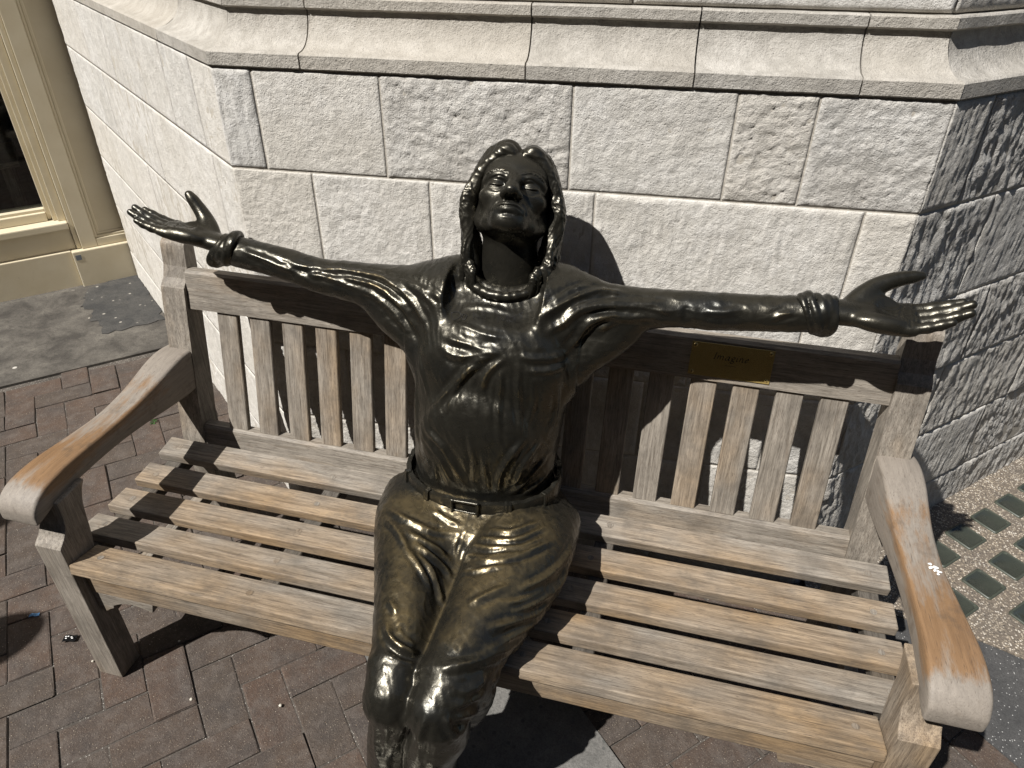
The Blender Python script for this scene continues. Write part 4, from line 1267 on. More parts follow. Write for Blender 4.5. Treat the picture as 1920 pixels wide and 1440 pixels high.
FOLDS_TROUSERS = [   # (curve on the cloth, height, width)
    ([(0.012, 0.214, 0.528), (0.068, 0.188, 0.546), (0.130, 0.188, 0.560), (0.180, 0.249, 0.553)], 0.0050, 0.0060),
    ([(0.015, 0.198, 0.515), (0.076, 0.162, 0.548), (0.140, 0.175, 0.558), (0.186, 0.225, 0.549)], 0.0050, 0.0060),
    ([(0.006, 0.178, 0.494), (0.072, 0.140, 0.545), (0.127, 0.156, 0.558), (0.175, 0.197, 0.552)], 0.0050, 0.0060),
    ([(0.012, 0.159, 0.484), (0.084, 0.130, 0.549), (0.148, 0.158, 0.556), (0.201, 0.227, 0.541)], 0.0055, 0.0070),
    ([(0.027, 0.121, 0.501), (0.070, 0.105, 0.542), (0.127, 0.124, 0.554)], 0.0040, 0.0060),
    ([(0.061, 0.214, 0.544), (0.114, 0.207, 0.561), (0.166, 0.255, 0.558)], 0.0040, 0.0060),
    ([(-0.114, 0.177, 0.536), (-0.065, 0.162, 0.532), (-0.030, 0.162, 0.512), (-0.001, 0.159, 0.488)], 0.0055, 0.0070),
    ([(-0.087, 0.156, 0.535), (-0.045, 0.140, 0.523), (-0.013, 0.137, 0.494), (0.012, 0.121, 0.479)], 0.0055, 0.0070),
    ([(-0.178, 0.242, 0.523), (-0.122, 0.207, 0.539), (-0.064, 0.194, 0.533), (-0.004, 0.208, 0.524)], 0.0050, 0.0070),
    ([(-0.058, 0.127, 0.528), (-0.024, 0.105, 0.508), (-0.002, 0.076, 0.485), (0.016, 0.054, 0.476)], 0.0050, 0.0070),
    ([(-0.078, 0.246, 0.541), (-0.039, 0.233, 0.535), (-0.001, 0.223, 0.532)], 0.0040, 0.0060),
    ([(-0.172, 0.213, 0.520), (-0.125, 0.173, 0.533), (-0.078, 0.121, 0.532)], 0.0040, 0.0070),
    ([(-0.093, 0.134, 0.533), (-0.047, 0.098, 0.523), (-0.016, 0.070, 0.501)], 0.0040, 0.0060),
    ([(0.006, 0.220, 0.531), (0.002, 0.190, 0.507), (0.003, 0.153, 0.485)], -0.0022, 0.0030),
    ([(0.143, 0.086, 0.544), (0.105, 0.050, 0.545), (0.073, 0.022, 0.537)], 0.0045, 0.0080),
    ([(0.236, 0.284, 0.499), (0.227, 0.207, 0.509), (0.199, 0.135, 0.524), (0.156, 0.079, 0.537)], 0.0050, 0.0080),
    ([(0.236, 0.220, 0.487), (0.227, 0.159, 0.484), (0.194, 0.089, 0.506), (0.154, 0.033, 0.524)], 0.0050, 0.0090),
    ([(0.222, 0.138, 0.477), (0.200, 0.083, 0.483), (0.160, 0.024, 0.514), (0.118, -0.017, 0.529)], 0.0050, 0.0080),
    ([(0.208, 0.114, 0.448), (0.185, 0.044, 0.480), (0.151, -0.016, 0.501), (0.110, -0.060, 0.517)], 0.0055, 0.0080),
    ([(0.185, 0.047, 0.452), (0.147, -0.033, 0.494), (0.102, -0.081, 0.513), (0.060, -0.101, 0.513)], 0.0070, 0.0090),
    ([(0.172, 0.015, 0.455), (0.149, -0.039, 0.480), (0.116, -0.079, 0.504)], 0.0040, 0.0070),
    ([(0.210, 0.133, 0.509), (0.176, 0.079, 0.523), (0.140, 0.044, 0.536)], 0.0040, 0.0060),
    ([(-0.073, -0.025, 0.505), (-0.049, -0.055, 0.503), (-0.019, -0.068, 0.498), (0.019, -0.065, 0.486)], 0.0080, 0.0080),
    ([(-0.049, -0.036, 0.509), (-0.026, -0.052, 0.503), (-0.001, -0.052, 0.487)], 0.0050, 0.0060),
    ([(-0.082, 0.017, 0.514), (-0.055, -0.010, 0.514)], 0.0040, 0.0070),
    ([(-0.050, -0.073, 0.498), (-0.017, -0.081, 0.495), (0.007, -0.068, 0.479)], -0.0040, 0.0060),
    ([(0.088, -0.157, 0.471), (0.097, -0.163, 0.448), (0.111, -0.161, 0.410)], 0.0060, 0.0070),
    ([(0.138, -0.082, 0.445), (0.118, -0.119, 0.465), (0.091, -0.147, 0.476)], 0.0060, 0.0090),
    ([(0.133, -0.071, 0.372), (0.119, -0.126, 0.436), (0.096, -0.155, 0.465)], 0.0060, 0.0090),
    ([(0.138, -0.069, 0.474), (0.125, -0.101, 0.481), (0.101, -0.128, 0.486)], 0.0070, 0.0100),
    ([(0.028, -0.161, 0.455), (-0.006, -0.158, 0.368), (-0.033, -0.152, 0.269)], 0.0040, 0.0080),
    ([(0.057, -0.164, 0.474), (0.049, -0.182, 0.427), (0.034, -0.174, 0.324)], 0.0040, 0.0070),
    ([(-0.036, -0.165, 0.439), (-0.052, -0.160, 0.346), (-0.064, -0.150, 0.234)], 0.0040, 0.0070),
]
SCRIBBLE = [
    [(-0.0615, 0.3911, 0.9486), (-0.0552, 0.3783, 0.9431), (-0.0488, 0.3754, 0.9424), (-0.0395, 0.3878, 0.9472), (-0.0488, 0.3974, 0.9499), (-0.0615, 0.3911, 0.9486)],
    [(-0.0360, 0.3912, 0.9490), (-0.0360, 0.3816, 0.9461), (-0.0296, 0.3752, 0.9459), (-0.0264, 0.3848, 0.9488), (-0.0328, 0.3911, 0.9495), (-0.0360, 0.3912, 0.9490)],
    [(-0.0168, 0.3982, 0.9546), (-0.0104, 0.3784, 0.9498)],
    [(-0.0104, 0.3911, 0.9528), (-0.0006, 0.3792, 0.9510)],
    [(-0.0008, 0.3999, 0.9568), (0.0120, 0.3816, 0.9523)],
    [(0.0407, 0.3715, 0.9505), (0.0376, 0.3914, 0.9547), (0.0504, 0.3816, 0.9517), (0.0536, 0.3974, 0.9559), (0.0580, 0.3802, 0.9508)],
    [(0.0664, 0.3978, 0.9550), (0.0600, 0.3910, 0.9532), (0.0622, 0.3829, 0.9509), (0.0686, 0.3861, 0.9509), (0.0684, 0.3959, 0.9541), (0.0728, 0.3846, 0.9499)],
    [(0.0825, 0.4102, 0.9593), (0.0758, 0.4053, 0.9574), (0.0825, 0.4012, 0.9548), (0.0793, 0.3945, 0.9523)],
    [(0.1241, 0.4114, 1.0026), (0.1302, 0.4046, 0.9940)],
    [(0.1241, 0.4114, 1.0026), (0.1336, 0.4169, 1.0041), (0.1303, 0.4104, 0.9998), (0.1402, 0.4126, 0.9982), (0.1302, 0.4046, 0.9940)],
    [(0.0985, 0.4393, 0.9779), (0.1051, 0.4306, 0.9738), (0.1092, 0.4372, 0.9798), (0.1155, 0.4274, 0.9799), (0.1205, 0.4104, 0.9972)],
    [(0.1476, 0.3897, 0.9568), (0.1542, 0.3896, 0.9506)],
    [(0.1476, 0.3897, 0.9568), (0.1561, 0.3937, 0.9589)],
]
N = normals(V, Q)
Vb = V.copy()
for pts, amp, w in FOLDS_SHIRT:
    fold(V, N, pts, amp, w)
hem = np.clip((Vb[:, 2] - 0.562) / 0.035, 0, 1)[:, None]           # tucked in below the belt line
V = Vb + (V - Vb) * hem
N = normals(V, Q)
rp = V * [1, 1, 1]
wr = np.clip(1 - np.abs(perlin(rp * [26, 20, 60] + 0.6 * perlin(rp * 9, 3)[:, None], 44)) * 3.4, 0, 1) ** 2
sl = np.abs(V[:, 0] - X0) > 0.17
wr2 = np.clip(1 - np.abs(perlin(np.stack([rp[:, 0] * 70 + rp[:, 2] * 30, rp[:, 1] * 26, rp[:, 2] * 14 + rp[:, 0] * 10], 1), 47)) * 3.2, 0, 1) ** 2
V = V + N * (fbm(rp * 30, 3, 41) * 0.0012 + np.where(sl, wr * 0.0009, wr2 * 0.0013 * hem[:, 0]))[:, None]
c = curv(V, Q)
wear_s = np.clip(c * 420, -0.5, 0.6) + 0.05
shirt = to_obj("shirt", V, Q, BR, statue, wear_s, SO)
# faint marker scrawl across the chest
N = normals(V, Q)
for ln in SCRIBBLE:
    sv, sf = [], []
    P = spline(ln, 4) if len(ln) > 2 else [tuple(np.array(ln[0]) + (np.array(ln[1]) - np.array(ln[0])) * k / 5) for k in range(6)]
    pts_, nn_ = [], []
    for p_ in P:
        i_ = np.argmin(((V - np.array(p_)) ** 2).sum(1))
        q_ = np.array(p_); q_ = q_ + N[i_] * ((V[i_] - q_) @ N[i_] + 0.0009)
        pts_.append(q_); nn_.append(N[i_])
    b0 = len(sv)
    for k in range(len(pts_)):
        tg = pts_[min(k + 1, len(pts_) - 1)] - pts_[max(k - 1, 0)]
        sd_ = np.cross(tg, nn_[k]); sd_ = sd_ / (np.linalg.norm(sd_) + 1e-9) * 0.0007
        sv += [pts_[k] - sd_ - SO, pts_[k] + sd_ - SO]
    for k in range(len(pts_) - 1): sf.append((b0 + 2 * k, b0 + 2 * k + 1, b0 + 2 * k + 3, b0 + 2 * k + 2))
    link("scrawl", data_mesh("scrawl", sv, sf), M['ink'], shirt)

# trousers
g = Grid((-0.30, -0.22, 0.05), (0.30, 0.52, 0.60), 0.0032)
g.loft(2, [(0.392, 0.004, 0.315, 0.205, 0.150), (0.43, 0.004, 0.325, 0.228, 0.155), (0.47, 0.004, 0.335, 0.222, 0.150), (0.505, 0.005, 0.352, 0.192, 0.126), (0.530, 0.006, 0.366, 0.171, 0.111), (0.556, 0.006, 0.373, 0.163, 0.105)], 0.01, 2.3)
g.ell((0.004, 0.245, 0.495), (0.085, 0.055, 0.040), None, 0.04)
g.loft(1, [(0.36, -0.112, 0.465, 0.118, 0.080), (0.26, -0.110, 0.466, 0.108, 0.078), (0.16, -0.094, 0.462, 0.086, 0.074), (0.06, -0.068, 0.457, 0.069, 0.068), (-0.04, -0.044, 0.450, 0.056, 0.058), (-0.085, -0.034, 0.442, 0.050, 0.050)], 0.025)
g.cone((-0.036, -0.085, 0.441), (-0.030, -0.118, 0.428), 0.052, 0.048, 0.02)
g2 = Grid(g.lo, (0.30, 0.52, 0.60), 0.0032)
g2.loft(1, [(0.36, 0.120, 0.470, 0.118, 0.084), (0.26, 0.128, 0.475, 0.112, 0.088), (0.16, 0.124, 0.474, 0.104, 0.084), (0.06, 0.106, 0.470, 0.086, 0.076), (-0.04, 0.084, 0.465, 0.067, 0.065), (-0.095, 0.072, 0.456, 0.056, 0.056)], 0.01)
g2.cone((0.072, -0.09, 0.456), (0.062, -0.128, 0.440), 0.056, 0.050, 0.02)
# lower legs
g.loft(2, [(0.415, -0.029, -0.116, 0.047, 0.046), (0.39, -0.030, -0.116, 0.048, 0.049), (0.34, -0.034, -0.112, 0.048, 0.052), (0.26, -0.050, -0.096, 0.050, 0.058), (0.16, -0.066, -0.082, 0.052, 0.062), (0.06, -0.076, -0.072, 0.055, 0.066)], 0.035)
g2.loft(2, [(0.42, 0.067, -0.126, 0.052, 0.050), (0.39, 0.065, -0.126, 0.054, 0.054), (0.34, 0.058, -0.120, 0.057, 0.060), (0.26, 0.036, -0.104, 0.054, 0.064), (0.16, 0.020, -0.088, 0.052, 0.066), (0.06, 0.010, -0.076, 0.054, 0.068)], 0.035)
g2.chain([(0.112, -0.055, 0.425), (0.104, -0.036, 0.34), (0.084, -0.024, 0.24)], [0.030, 0.024, 0.016], 0.03, 3)      # bagging behind the knee
g.cone((0.000, 0.24, 0.440), (0.016, -0.02, 0.425), 0.048, 0.036, 0.035)
a, b, k = g.d, g2.d, 0.012
t = np.clip(0.5 + 0.5 * (a - b) / k, 0, 1)
g.d = a + (b - a) * t - k * t * (1 - t)
# flatten on the seat
V, Q = g.mesh(2)
N = normals(V, Q)
for pts, amp, w in FOLDS_TROUSERS:
    fold(V, N, pts, amp, w)
N = normals(V, Q)
wr = np.clip(1 - np.abs(perlin(np.stack([V[:, 0] * 60 + V[:, 1] * 34, V[:, 1] * 40 - V[:, 0] * 20, V[:, 2] * 30], 1), 51)) * 3.2, 0, 1) ** 2
V = V + N * (fbm(V * 34, 3, 43) * 0.0012 + wr * 0.0008)[:, None]
# crumpled cloth where the thighs meet the seat
edge = np.exp(-((V[:, 2] - 0.415) / 0.035) ** 2) * (V[:, 1] > -0.06)
V = V + N * (edge * (perlin(V * [38, 38, 60], 77) * 0.010 + perlin(V * [80, 80, 90], 79) * 0.004))[:, None]
c = curv(V, Q)
topf = np.clip(N[:, 2], 0, 1) ** 1.5 * np.clip((0.36 - V[:, 1]) / 0.10, 0, 1) * np.clip((V[:, 1] + 0.10) / 0.06, 0, 1)
wear_t = np.clip(c * 240, -0.4, 0.35) + 0.66 * topf + 0.05
trousers = to_obj("trousers", V, Q, BR, statue, wear_t, SO)
# shoes
for i, (cx, cy) in enumerate(((-0.084, -0.115), (0.018, -0.118))):
    g = Grid((cx - 0.08, cy - 0.22, -0.01), (cx + 0.08, cy + 0.15, 0.13), 0.004)
    g.loft(1, [(cy - 0.17, cx, 0.026, 0.030, 0.026), (cy - 0.13, cx, 0.032, 0.044, 0.031), (cy - 0.06, cx, 0.038, 0.046, 0.037), (cy + 0.0, cx, 0.046, 0.040, 0.045), (cy + 0.06, cx, 0.046, 0.036, 0.045), (cy + 0.10, cx, 0.036, 0.032, 0.035)], 0.01, 2.6)
    g.cone((cx, cy + 0.04, 0.05), (cx, cy + 0.04, 0.11), 0.042, 0.040, 0.02)
    V, Q = g.mesh(1)
    V[:, 2] = np.maximum(V[:, 2], 0.0015)
    to_obj("shoe", V, Q, BR, statue, np.full(len(V), 0.15), SO)

# belt with buckle and loops
def belt_pt(a, off, dz):
    ca, sa = math.cos(a), math.sin(a)
    e = 2 / 2.25
    x = 0.006 + (0.1690 + off) * math.copysign(abs(ca) ** e, ca)
    y = 0.374 + (0.1110 + off) * math.copysign(abs(sa) ** e, sa)
    return (x, y, 0.560 + 0.06 * x * 0.6 + dz - 0.012 * (-sa))
def band(name, a0, a1, off, hz, th, n, parent, zc=0.0):
    Vb, Fb = [], []
    prof = [(-hz, off - 0.006), (-hz, off + th * .7), (-hz * .82, off + th), (0, off + th * 1.1), (hz * .82, off + th), (hz, off + th * .7), (hz, off - 0.006)]
    for i in range(n + 1):
        a = a0 + (a1 - a0) * i / n
        for dz, oo in prof: Vb.append(belt_pt(a, oo + 0.0006 * math.sin(i * 1.7), dz + zc + 0.0012 * math.sin(i * 0.9)))
    m = len(prof)
    for i in range(n):
        for k in range(m - 1): Fb.append((i * m + k, i * m + k + 1, (i + 1) * m + k + 1, (i + 1) * m + k))
        Fb.append((i * m + m - 1, i * m, (i + 1) * m, (i + 1) * m + m - 1))
    Fb.append(tuple(range(m))); Fb.append(tuple(n * m + k for k in range(m))[::-1])
    Vb = np.array(Vb) - SO
    bm = bmesh.new()
    vs = [bm.verts.new(v) for v in Vb]
    for f in Fb: bm.faces.new([vs[k] for k in f])
    me = bm_mesh(bm, name, True)
    me.set_sharp_from_angle(angle=math.radians(35))
    at = me.attributes.new("wear", 'FLOAT', 'POINT'); at.data.foreach_set("value", np.full(len(Vb), 0.36, np.float32))
    return link(name, me, BR, parent)
belt = band("belt", 0, 2 * math.pi, 0.004, 0.0225, 0.005, 160, statue)
for ang in (206, 239, 296, 330):
    a = math.radians(ang)
    band("belt_loop", a - 0.040, a + 0.040, 0.0075, 0.0270, 0.0065, 6, belt)
# buckle: rounded frame with a prong
ab = math.radians(268)
def bar(p, q, r, parent, name):
    bm = bmesh.new()
    d = Vector(q) - Vector(p)
    bmesh.ops.create_cone(bm, cap_ends=True, segments=10, radius1=r, radius2=r, depth=d.length + r)
    me = bm_mesh(bm, name, True)
    o = link(name, me, BR, parent)
    o.location = (Vector(p) + Vector(q)) / 2 - Vector(SO)
    o.rotation_euler = d.to_track_quat('Z', 'Y').to_euler()
    return o
g = Grid((-0.05, 0.22, 0.49), (0.06, 0.31, 0.61), 0.0016)
c0 = [belt_pt(ab + da, 0.013, dz) for da, dz in ((-0.125, -0.0265), (0.125, -0.0265), (0.125, 0.0265), (-0.125, 0.0265))]
for i in range(4): g.cone(c0[i], c0[(i + 1) % 4], 0.0036, 0.0036, 0.003)
g.cone(belt_pt(ab - 0.115, 0.013, 0), belt_pt(ab + 0.11, 0.015, 0), 0.0024, 0.0022, 0.002)
V, Q = g.mesh(1)
to_obj("buckle", V, Q, BR, belt, np.full(len(V), 0.25), SO)

# cuffs rolled at the wrists
def cuff(cx, cy, cz, r, sgn, tilt_z, seed):
    g = Grid((cx - 0.07, cy - 0.07, cz - 0.075), (cx + 0.07, cy + 0.07, cz + 0.075), 0.0022)
    for k, (dx, rr, tr) in enumerate(((-0.022, r * 1.06, 0.0052), (-0.010, r * 1.08, 0.0068), (0.003, r * 1.02, 0.0064), (0.015, r * 0.97, 0.0060), (0.025, r * 0.90, 0.0046))):
        P, Rr = [], []
        for a in np.linspace(0, 2 * math.pi, 25):
            wob = 1 + 0.06 * math.sin(2 * a + seed + k) + (0.16 * max(0, -math.sin(a)) ** 2)
            P.append((cx + sgn * (dx + 0.007 * math.sin(a + seed * 1.3 + k * 0.7) - 0.010 * math.sin(a)), cy + rr * wob * math.cos(a), cz + sgn * dx * tilt_z + rr * wob * math.sin(a)))
            Rr.append(tr * (1 + 0.25 * math.sin(3 * a + k * 2 + seed)))
        g.chain(P, Rr, 0.006)
    V, Q = g.mesh(2)
    c = curv(V, Q)
    return to_obj("cuff", V, Q, BR, statue, np.clip(c * 500, -0.4, 0.8) + 0.1, SO)
cuff(-0.628, 0.498, 0.979, 0.030, -1, 0.32, 1.0)
cuff(0.640, 0.496, 0.992, 0.030, 1, 0.08, 2.6)

# hands: a along the fingers, l towards the thumb side, n out of the palm
def hand(wrist, A, L, Nn, thumb, lift, spread, size):
    A, L, Nn = [np.array(q, float) / np.linalg.norm(q) for q in (A, L, Nn)]
    L = L - A * (A @ L); L /= np.linalg.norm(L)
    n2 = np.cross(A, L); Nn = n2 if n2 @ Nn > 0 else -n2
    g = Grid((-0.07, -0.075, -0.05), (0.225, 0.10, 0.12), 0.0019)
    g.loft(0, [(-0.06, 0.0, 0.0, 0.026, 0.021), (-0.02, 0.0, 0.0, 0.0255, 0.0195), (0.01, 0.001, 0.001, 0.028, 0.019), (0.035, 0.002, 0.001, 0.036, 0.0185), (0.07, 0.002, 0.0, 0.041, 0.0165), (0.098, 0.002, 0.001, 0.041, 0.0135)], 0.01)
    g.ell((0.037, 0.026, 0.010), (0.034, 0.019, 0.015), None, 0.012)            # ball of the thumb
    g.ell((0.045, -0.026, 0.006), (0.038, 0.014, 0.014), None, 0.010)           # heel of the little finger
    g.ell((0.066, 0.0, 0.0235), (0.024, 0.022, 0.0105), None, 0.010, cut=True)  # hollow of the palm
    fing = ((-0.0300, 0.062, 0.0084, 0.6), (-0.0105, 0.083, 0.0093, 0.8), (0.0095, 0.089, 0.0096, 1.0), (0.0300, 0.080, 0.0093, 0.7))
    for j, (l0, ln, r, bend) in enumerate(fing):
        sp = spread * (j - 1.5)
        b0 = 0.093 if j != 0 else 0.085
        p = [(b0 - 0.02, l0 * 0.95, 0.0), (b0, l0, 0.001)]
        ang = lift[j]
        a, l, n = p[-1]
        for f, da in ((0.46, 0.10), (0.30, 0.16), (0.24, 0.12)):
            ang += da * bend
            a += ln * f * math.cos(ang); l += ln * f * sp; n += ln * f * math.sin(ang)
            p.append((a, l, n))
        g.chain(p, [r * 1.1, r * 1.08, r * 1.0, r * 0.93, r * 0.76], 0.0045)
    g.chain(thumb[0], thumb[1], 0.009, 3)
    V, Q = g.mesh(1)
    # creases of the palm
    NN = normals(V, Q)
    for pts in ([(0.030, 0.014, 0.02), (0.050, 0.004, 0.016), (0.075, 0.010, 0.014), (0.088, 0.030, 0.016)], [(0.085, -0.034, 0.014), (0.074, -0.010, 0.013), (0.082, 0.015, 0.014)], [(0.028, 0.010, 0.02), (0.055, -0.006, 0.014), (0.08, -0.012, 0.014)]):
        fold(V, NN, pts, -0.0016, 0.0022)
    for j, (l0, ln, r, bend) in enumerate(fing):
        for f in (0.02, 0.48, 0.78):
            aa = (0.093 if j else 0.085) + ln * f
            fold(V, NN, [(aa, l0 - 0.009, 0.013), (aa + 0.001, l0 + 0.009, 0.013)], -0.0012, 0.0019, False)
    Wd = np.array(wrist) + size * (V[:, :1] * A + V[:, 1:2] * L + V[:, 2:] * Nn)
    if np.dot(np.cross(A, L), Nn) < 0: Q = Q[:, ::-1]
    c = curv(Wd, Q)
    return to_obj("hand", Wd, Q, BR, statue, np.clip(c * 350, -0.4, 0.5) + 0.16, SO)
hand((-0.668, 0.500, 0.992), (-0.977, -0.02, 0.190), (0, 1, -0.20), (0.2, 0, 1),
     ([(0.012, 0.022, 0.008), (0.036, 0.040, 0.026), (0.060, 0.047, 0.046), (0.084, 0.048, 0.068)], [0.016, 0.0135, 0.0110, 0.0088]), (-0.01, 0.00, 0.00, 0.01), 0.01, 1.10)
hand((0.690, 0.497, 0.998), (0.997, 0.0, -0.01), (0, 0.99, 0.10), (0, -0.10, 0.99),
     ([(0.010, 0.022, 0.008), (0.038, 0.046, 0.026), (0.070, 0.060, 0.038), (0.108, 0.066, 0.047)], [0.016, 0.0130, 0.0105, 0.0066]), (0.27, 0.24, 0.21, 0.19), 0.0, 1.16)

# head ---------------------------------------------------------------
el, az, roll = math.radians(53), math.atan2(0.25, 0.97), math.radians(9)
Fv = np.array([math.sin(az) * math.cos(el), -math.cos(az) * math.cos(el), math.sin(el)])
Xv = np.array([math.cos(az), math.sin(az), 0.0])
Uv = np.cross(Fv, Xv)
Uv = Uv if Uv[2] > 0 else -Uv
Xh = math.cos(roll) * Xv - math.sin(roll) * Uv
Uh = math.cos(roll) * Uv + math.sin(roll) * Xv
HSC = np.array([1.08, 0.98, 0.90])                # breadth, depth, height of the head
HC = np.array([0.041, 0.492, 1.188]) - HSC[1] * 0.080 * Fv
HS = 0.95
def H(x, f, u): return HC + x * HSC[0] * Xh + f * HSC[1] * Fv + u * HSC[2] * Uh
def toH(p):
    q = np.array(p) - HC
    return (q @ Xh / HSC[0], q @ Fv / HSC[1], q @ Uh / HSC[2])
g = Grid((-0.10, -0.17, -0.20), (0.10, 0.135, 0.14), 0.0017)
g.ell((0, -0.020, 0.035), (0.073, 0.094, 0.084), None, 0.02)
g.ell((0, 0.024, -0.016), (0.056, 0.060, 0.070), None, 0.03)
g.ell((0, 0.050, 0.050), (0.054, 0.034, 0.046), None, 0.03)
for s in (-1, 1):
    g.chain([(s * 0.053, -0.006, -0.026), (s * 0.0445, 0.012, -0.056), (s * 0.017, 0.056, -0.084)], [0.013, 0.012, 0.013], 0.022, 2)
    g.ell((s * 0.040, 0.052, -0.017), (0.019, 0.018, 0.014), None, 0.02)      # cheek bone
g.ell((-0.008, 0.067, -0.086), (0.016, 0.016, 0.015), None, 0.018)
g.ell((0.008, 0.067, -0.086), (0.016, 0.016, 0.015), None, 0.014)
g.ell((0, 0.066, -0.060), (0.031, 0.024, 0.025), None, 0.02)
for s in (-1, 1):
    g.ell((s * 0.031, 0.090, 0.0), (0.0185, 0.016, 0.0115), None, 0.014, cut=True)
    g.chain([(s * 0.051, 0.058, 0.016), (s * 0.034, 0.0745, 0.022), (s * 0.014, 0.080, 0.018)], [0.006, 0.0078, 0.0078], 0.014, 2)
    g.ell((s * 0.0305, 0.0668, 0.0), (0.0160, 0.0145, 0.0118), None, 0.005)
g.chain([(0, 0.076, 0.020), (0, 0.088, 0.0), (0, 0.1005, -0.022), (0, 0.107, -0.034)], [0.0085, 0.0085, 0.0092, 0.0098], 0.012, 2)
g.ell((0, 0.1085, -0.0355), (0.0110, 0.0105, 0.0092), None, 0.006)
for s in (-1, 1):
    g.ell((s * 0.0128, 0.0965, -0.0390), (0.0080, 0.0110, 0.0074), None, 0.006)
    g.ell((s * 0.0064, 0.1025, -0.0452), (0.0040, 0.0060, 0.0034), None, 0.003, cut=True)
g.chain([(-0.0225, 0.0790, -0.0645), (-0.011, 0.0872, -0.0605), (-0.004, 0.0902, -0.0590), (0.004, 0.0902, -0.0590), (0.011, 0.0872, -0.0605), (0.0225, 0.0790, -0.0645)], [0.0030, 0.0046, 0.0050, 0.0050, 0.0046, 0.0030], 0.008, 3)
g.chain([(-0.018, 0.0795, -0.0690), (-0.008, 0.0862, -0.0695), (0.008, 0.0862, -0.0695), (0.018, 0.0795, -0.0690)], [0.0030, 0.0046, 0.0046, 0.0030], 0.008, 3)
# neck, leaning into the collar
nb = toH((0.031, 0.508, 0.955))
g.chain([(0, -0.022, -0.050), nb], [0.050, 0.060], 0.025)
V, Q = g.mesh(2)
def on_face(x, u):
    m = np.where((np.abs(V[:, 0] - x) < 0.004) & (np.abs(V[:, 2] - u) < 0.004) & (V[:, 1] > 0.03))[0]
    return tuple(V[m[np.argmin((V[m, 0] - x) ** 2 + (V[m, 2] - u) ** 2)]])
def crease(pts, amp, w, taper=True):
    fold(V, normals(V, Q), [on_face(*p) for p in pts], amp, w, taper)
crease([(-0.0235, -0.0680), (-0.012, -0.0650), (0, -0.0645), (0.012, -0.0650), (0.0235, -0.0680)], -0.0026, 0.0020)       # mouth
crease([(-0.013, -0.0775), (0, -0.0785), (0.013, -0.0775)], -0.0020, 0.0045)
for s in (-1, 1):
    crease([(s * 0.0170, -0.0035), (s * 0.024, -0.0068), (s * 0.035, -0.0070), (s * 0.0450, -0.0030)], -0.0020, 0.0016)    # closed lids
    crease([(s * 0.0170, -0.0010), (s * 0.024, -0.0042), (s * 0.035, -0.0044), (s * 0.0450, -0.0008)], 0.0010, 0.0018)
    crease([(s * 0.0175, 0.0085), (s * 0.030, 0.0120), (s * 0.0440, 0.0085)], -0.0012, 0.0020)                              # fold of the upper lid
    crease([(s * 0.0185, -0.0150), (s * 0.030, -0.0185), (s * 0.0420, -0.0150)], -0.0010, 0.0026)                           # bag below the eye
    crease([(s * 0.0175, -0.042), (s * 0.0240, -0.052), (s * 0.0290, -0.064), (s * 0.0300, -0.072)], -0.0016, 0.0034)       # fold from nose to mouth
    crease([(s * 0.0040, 0.0240), (s * 0.0045, 0.0140)], -0.0010, 0.0020)                                                   # frown
    for k in range(12):                                                                                                     # brow hairs
        f = k / 11
        bx, bu = 0.012 + 0.035 * f, 0.0195 + 0.0080 * math.sin(f * 2.5) - 0.003 * f
        crease([(s * bx, bu), (s * (bx + 0.0050), bu + 0.0052 - 0.006 * f)], 0.0019, 0.0016, False)
crease([(0, -0.0490), (0, -0.0560)], -0.0014, 0.0026)                                                                       # philtrum
Wd = HC + V[:, :1] * HSC[0] * Xh + V[:, 1:2] * HSC[1] * Fv + V[:, 2:] * HSC[2] * Uh
if np.dot(np.cross(Xh, Fv), Uh) < 0: Q = Q[:, ::-1]
c = curv(Wd, Q)
to_obj("head", Wd, Q, BR, statue, np.clip(c * 300, -0.5, 0.5) + 0.10, SO)

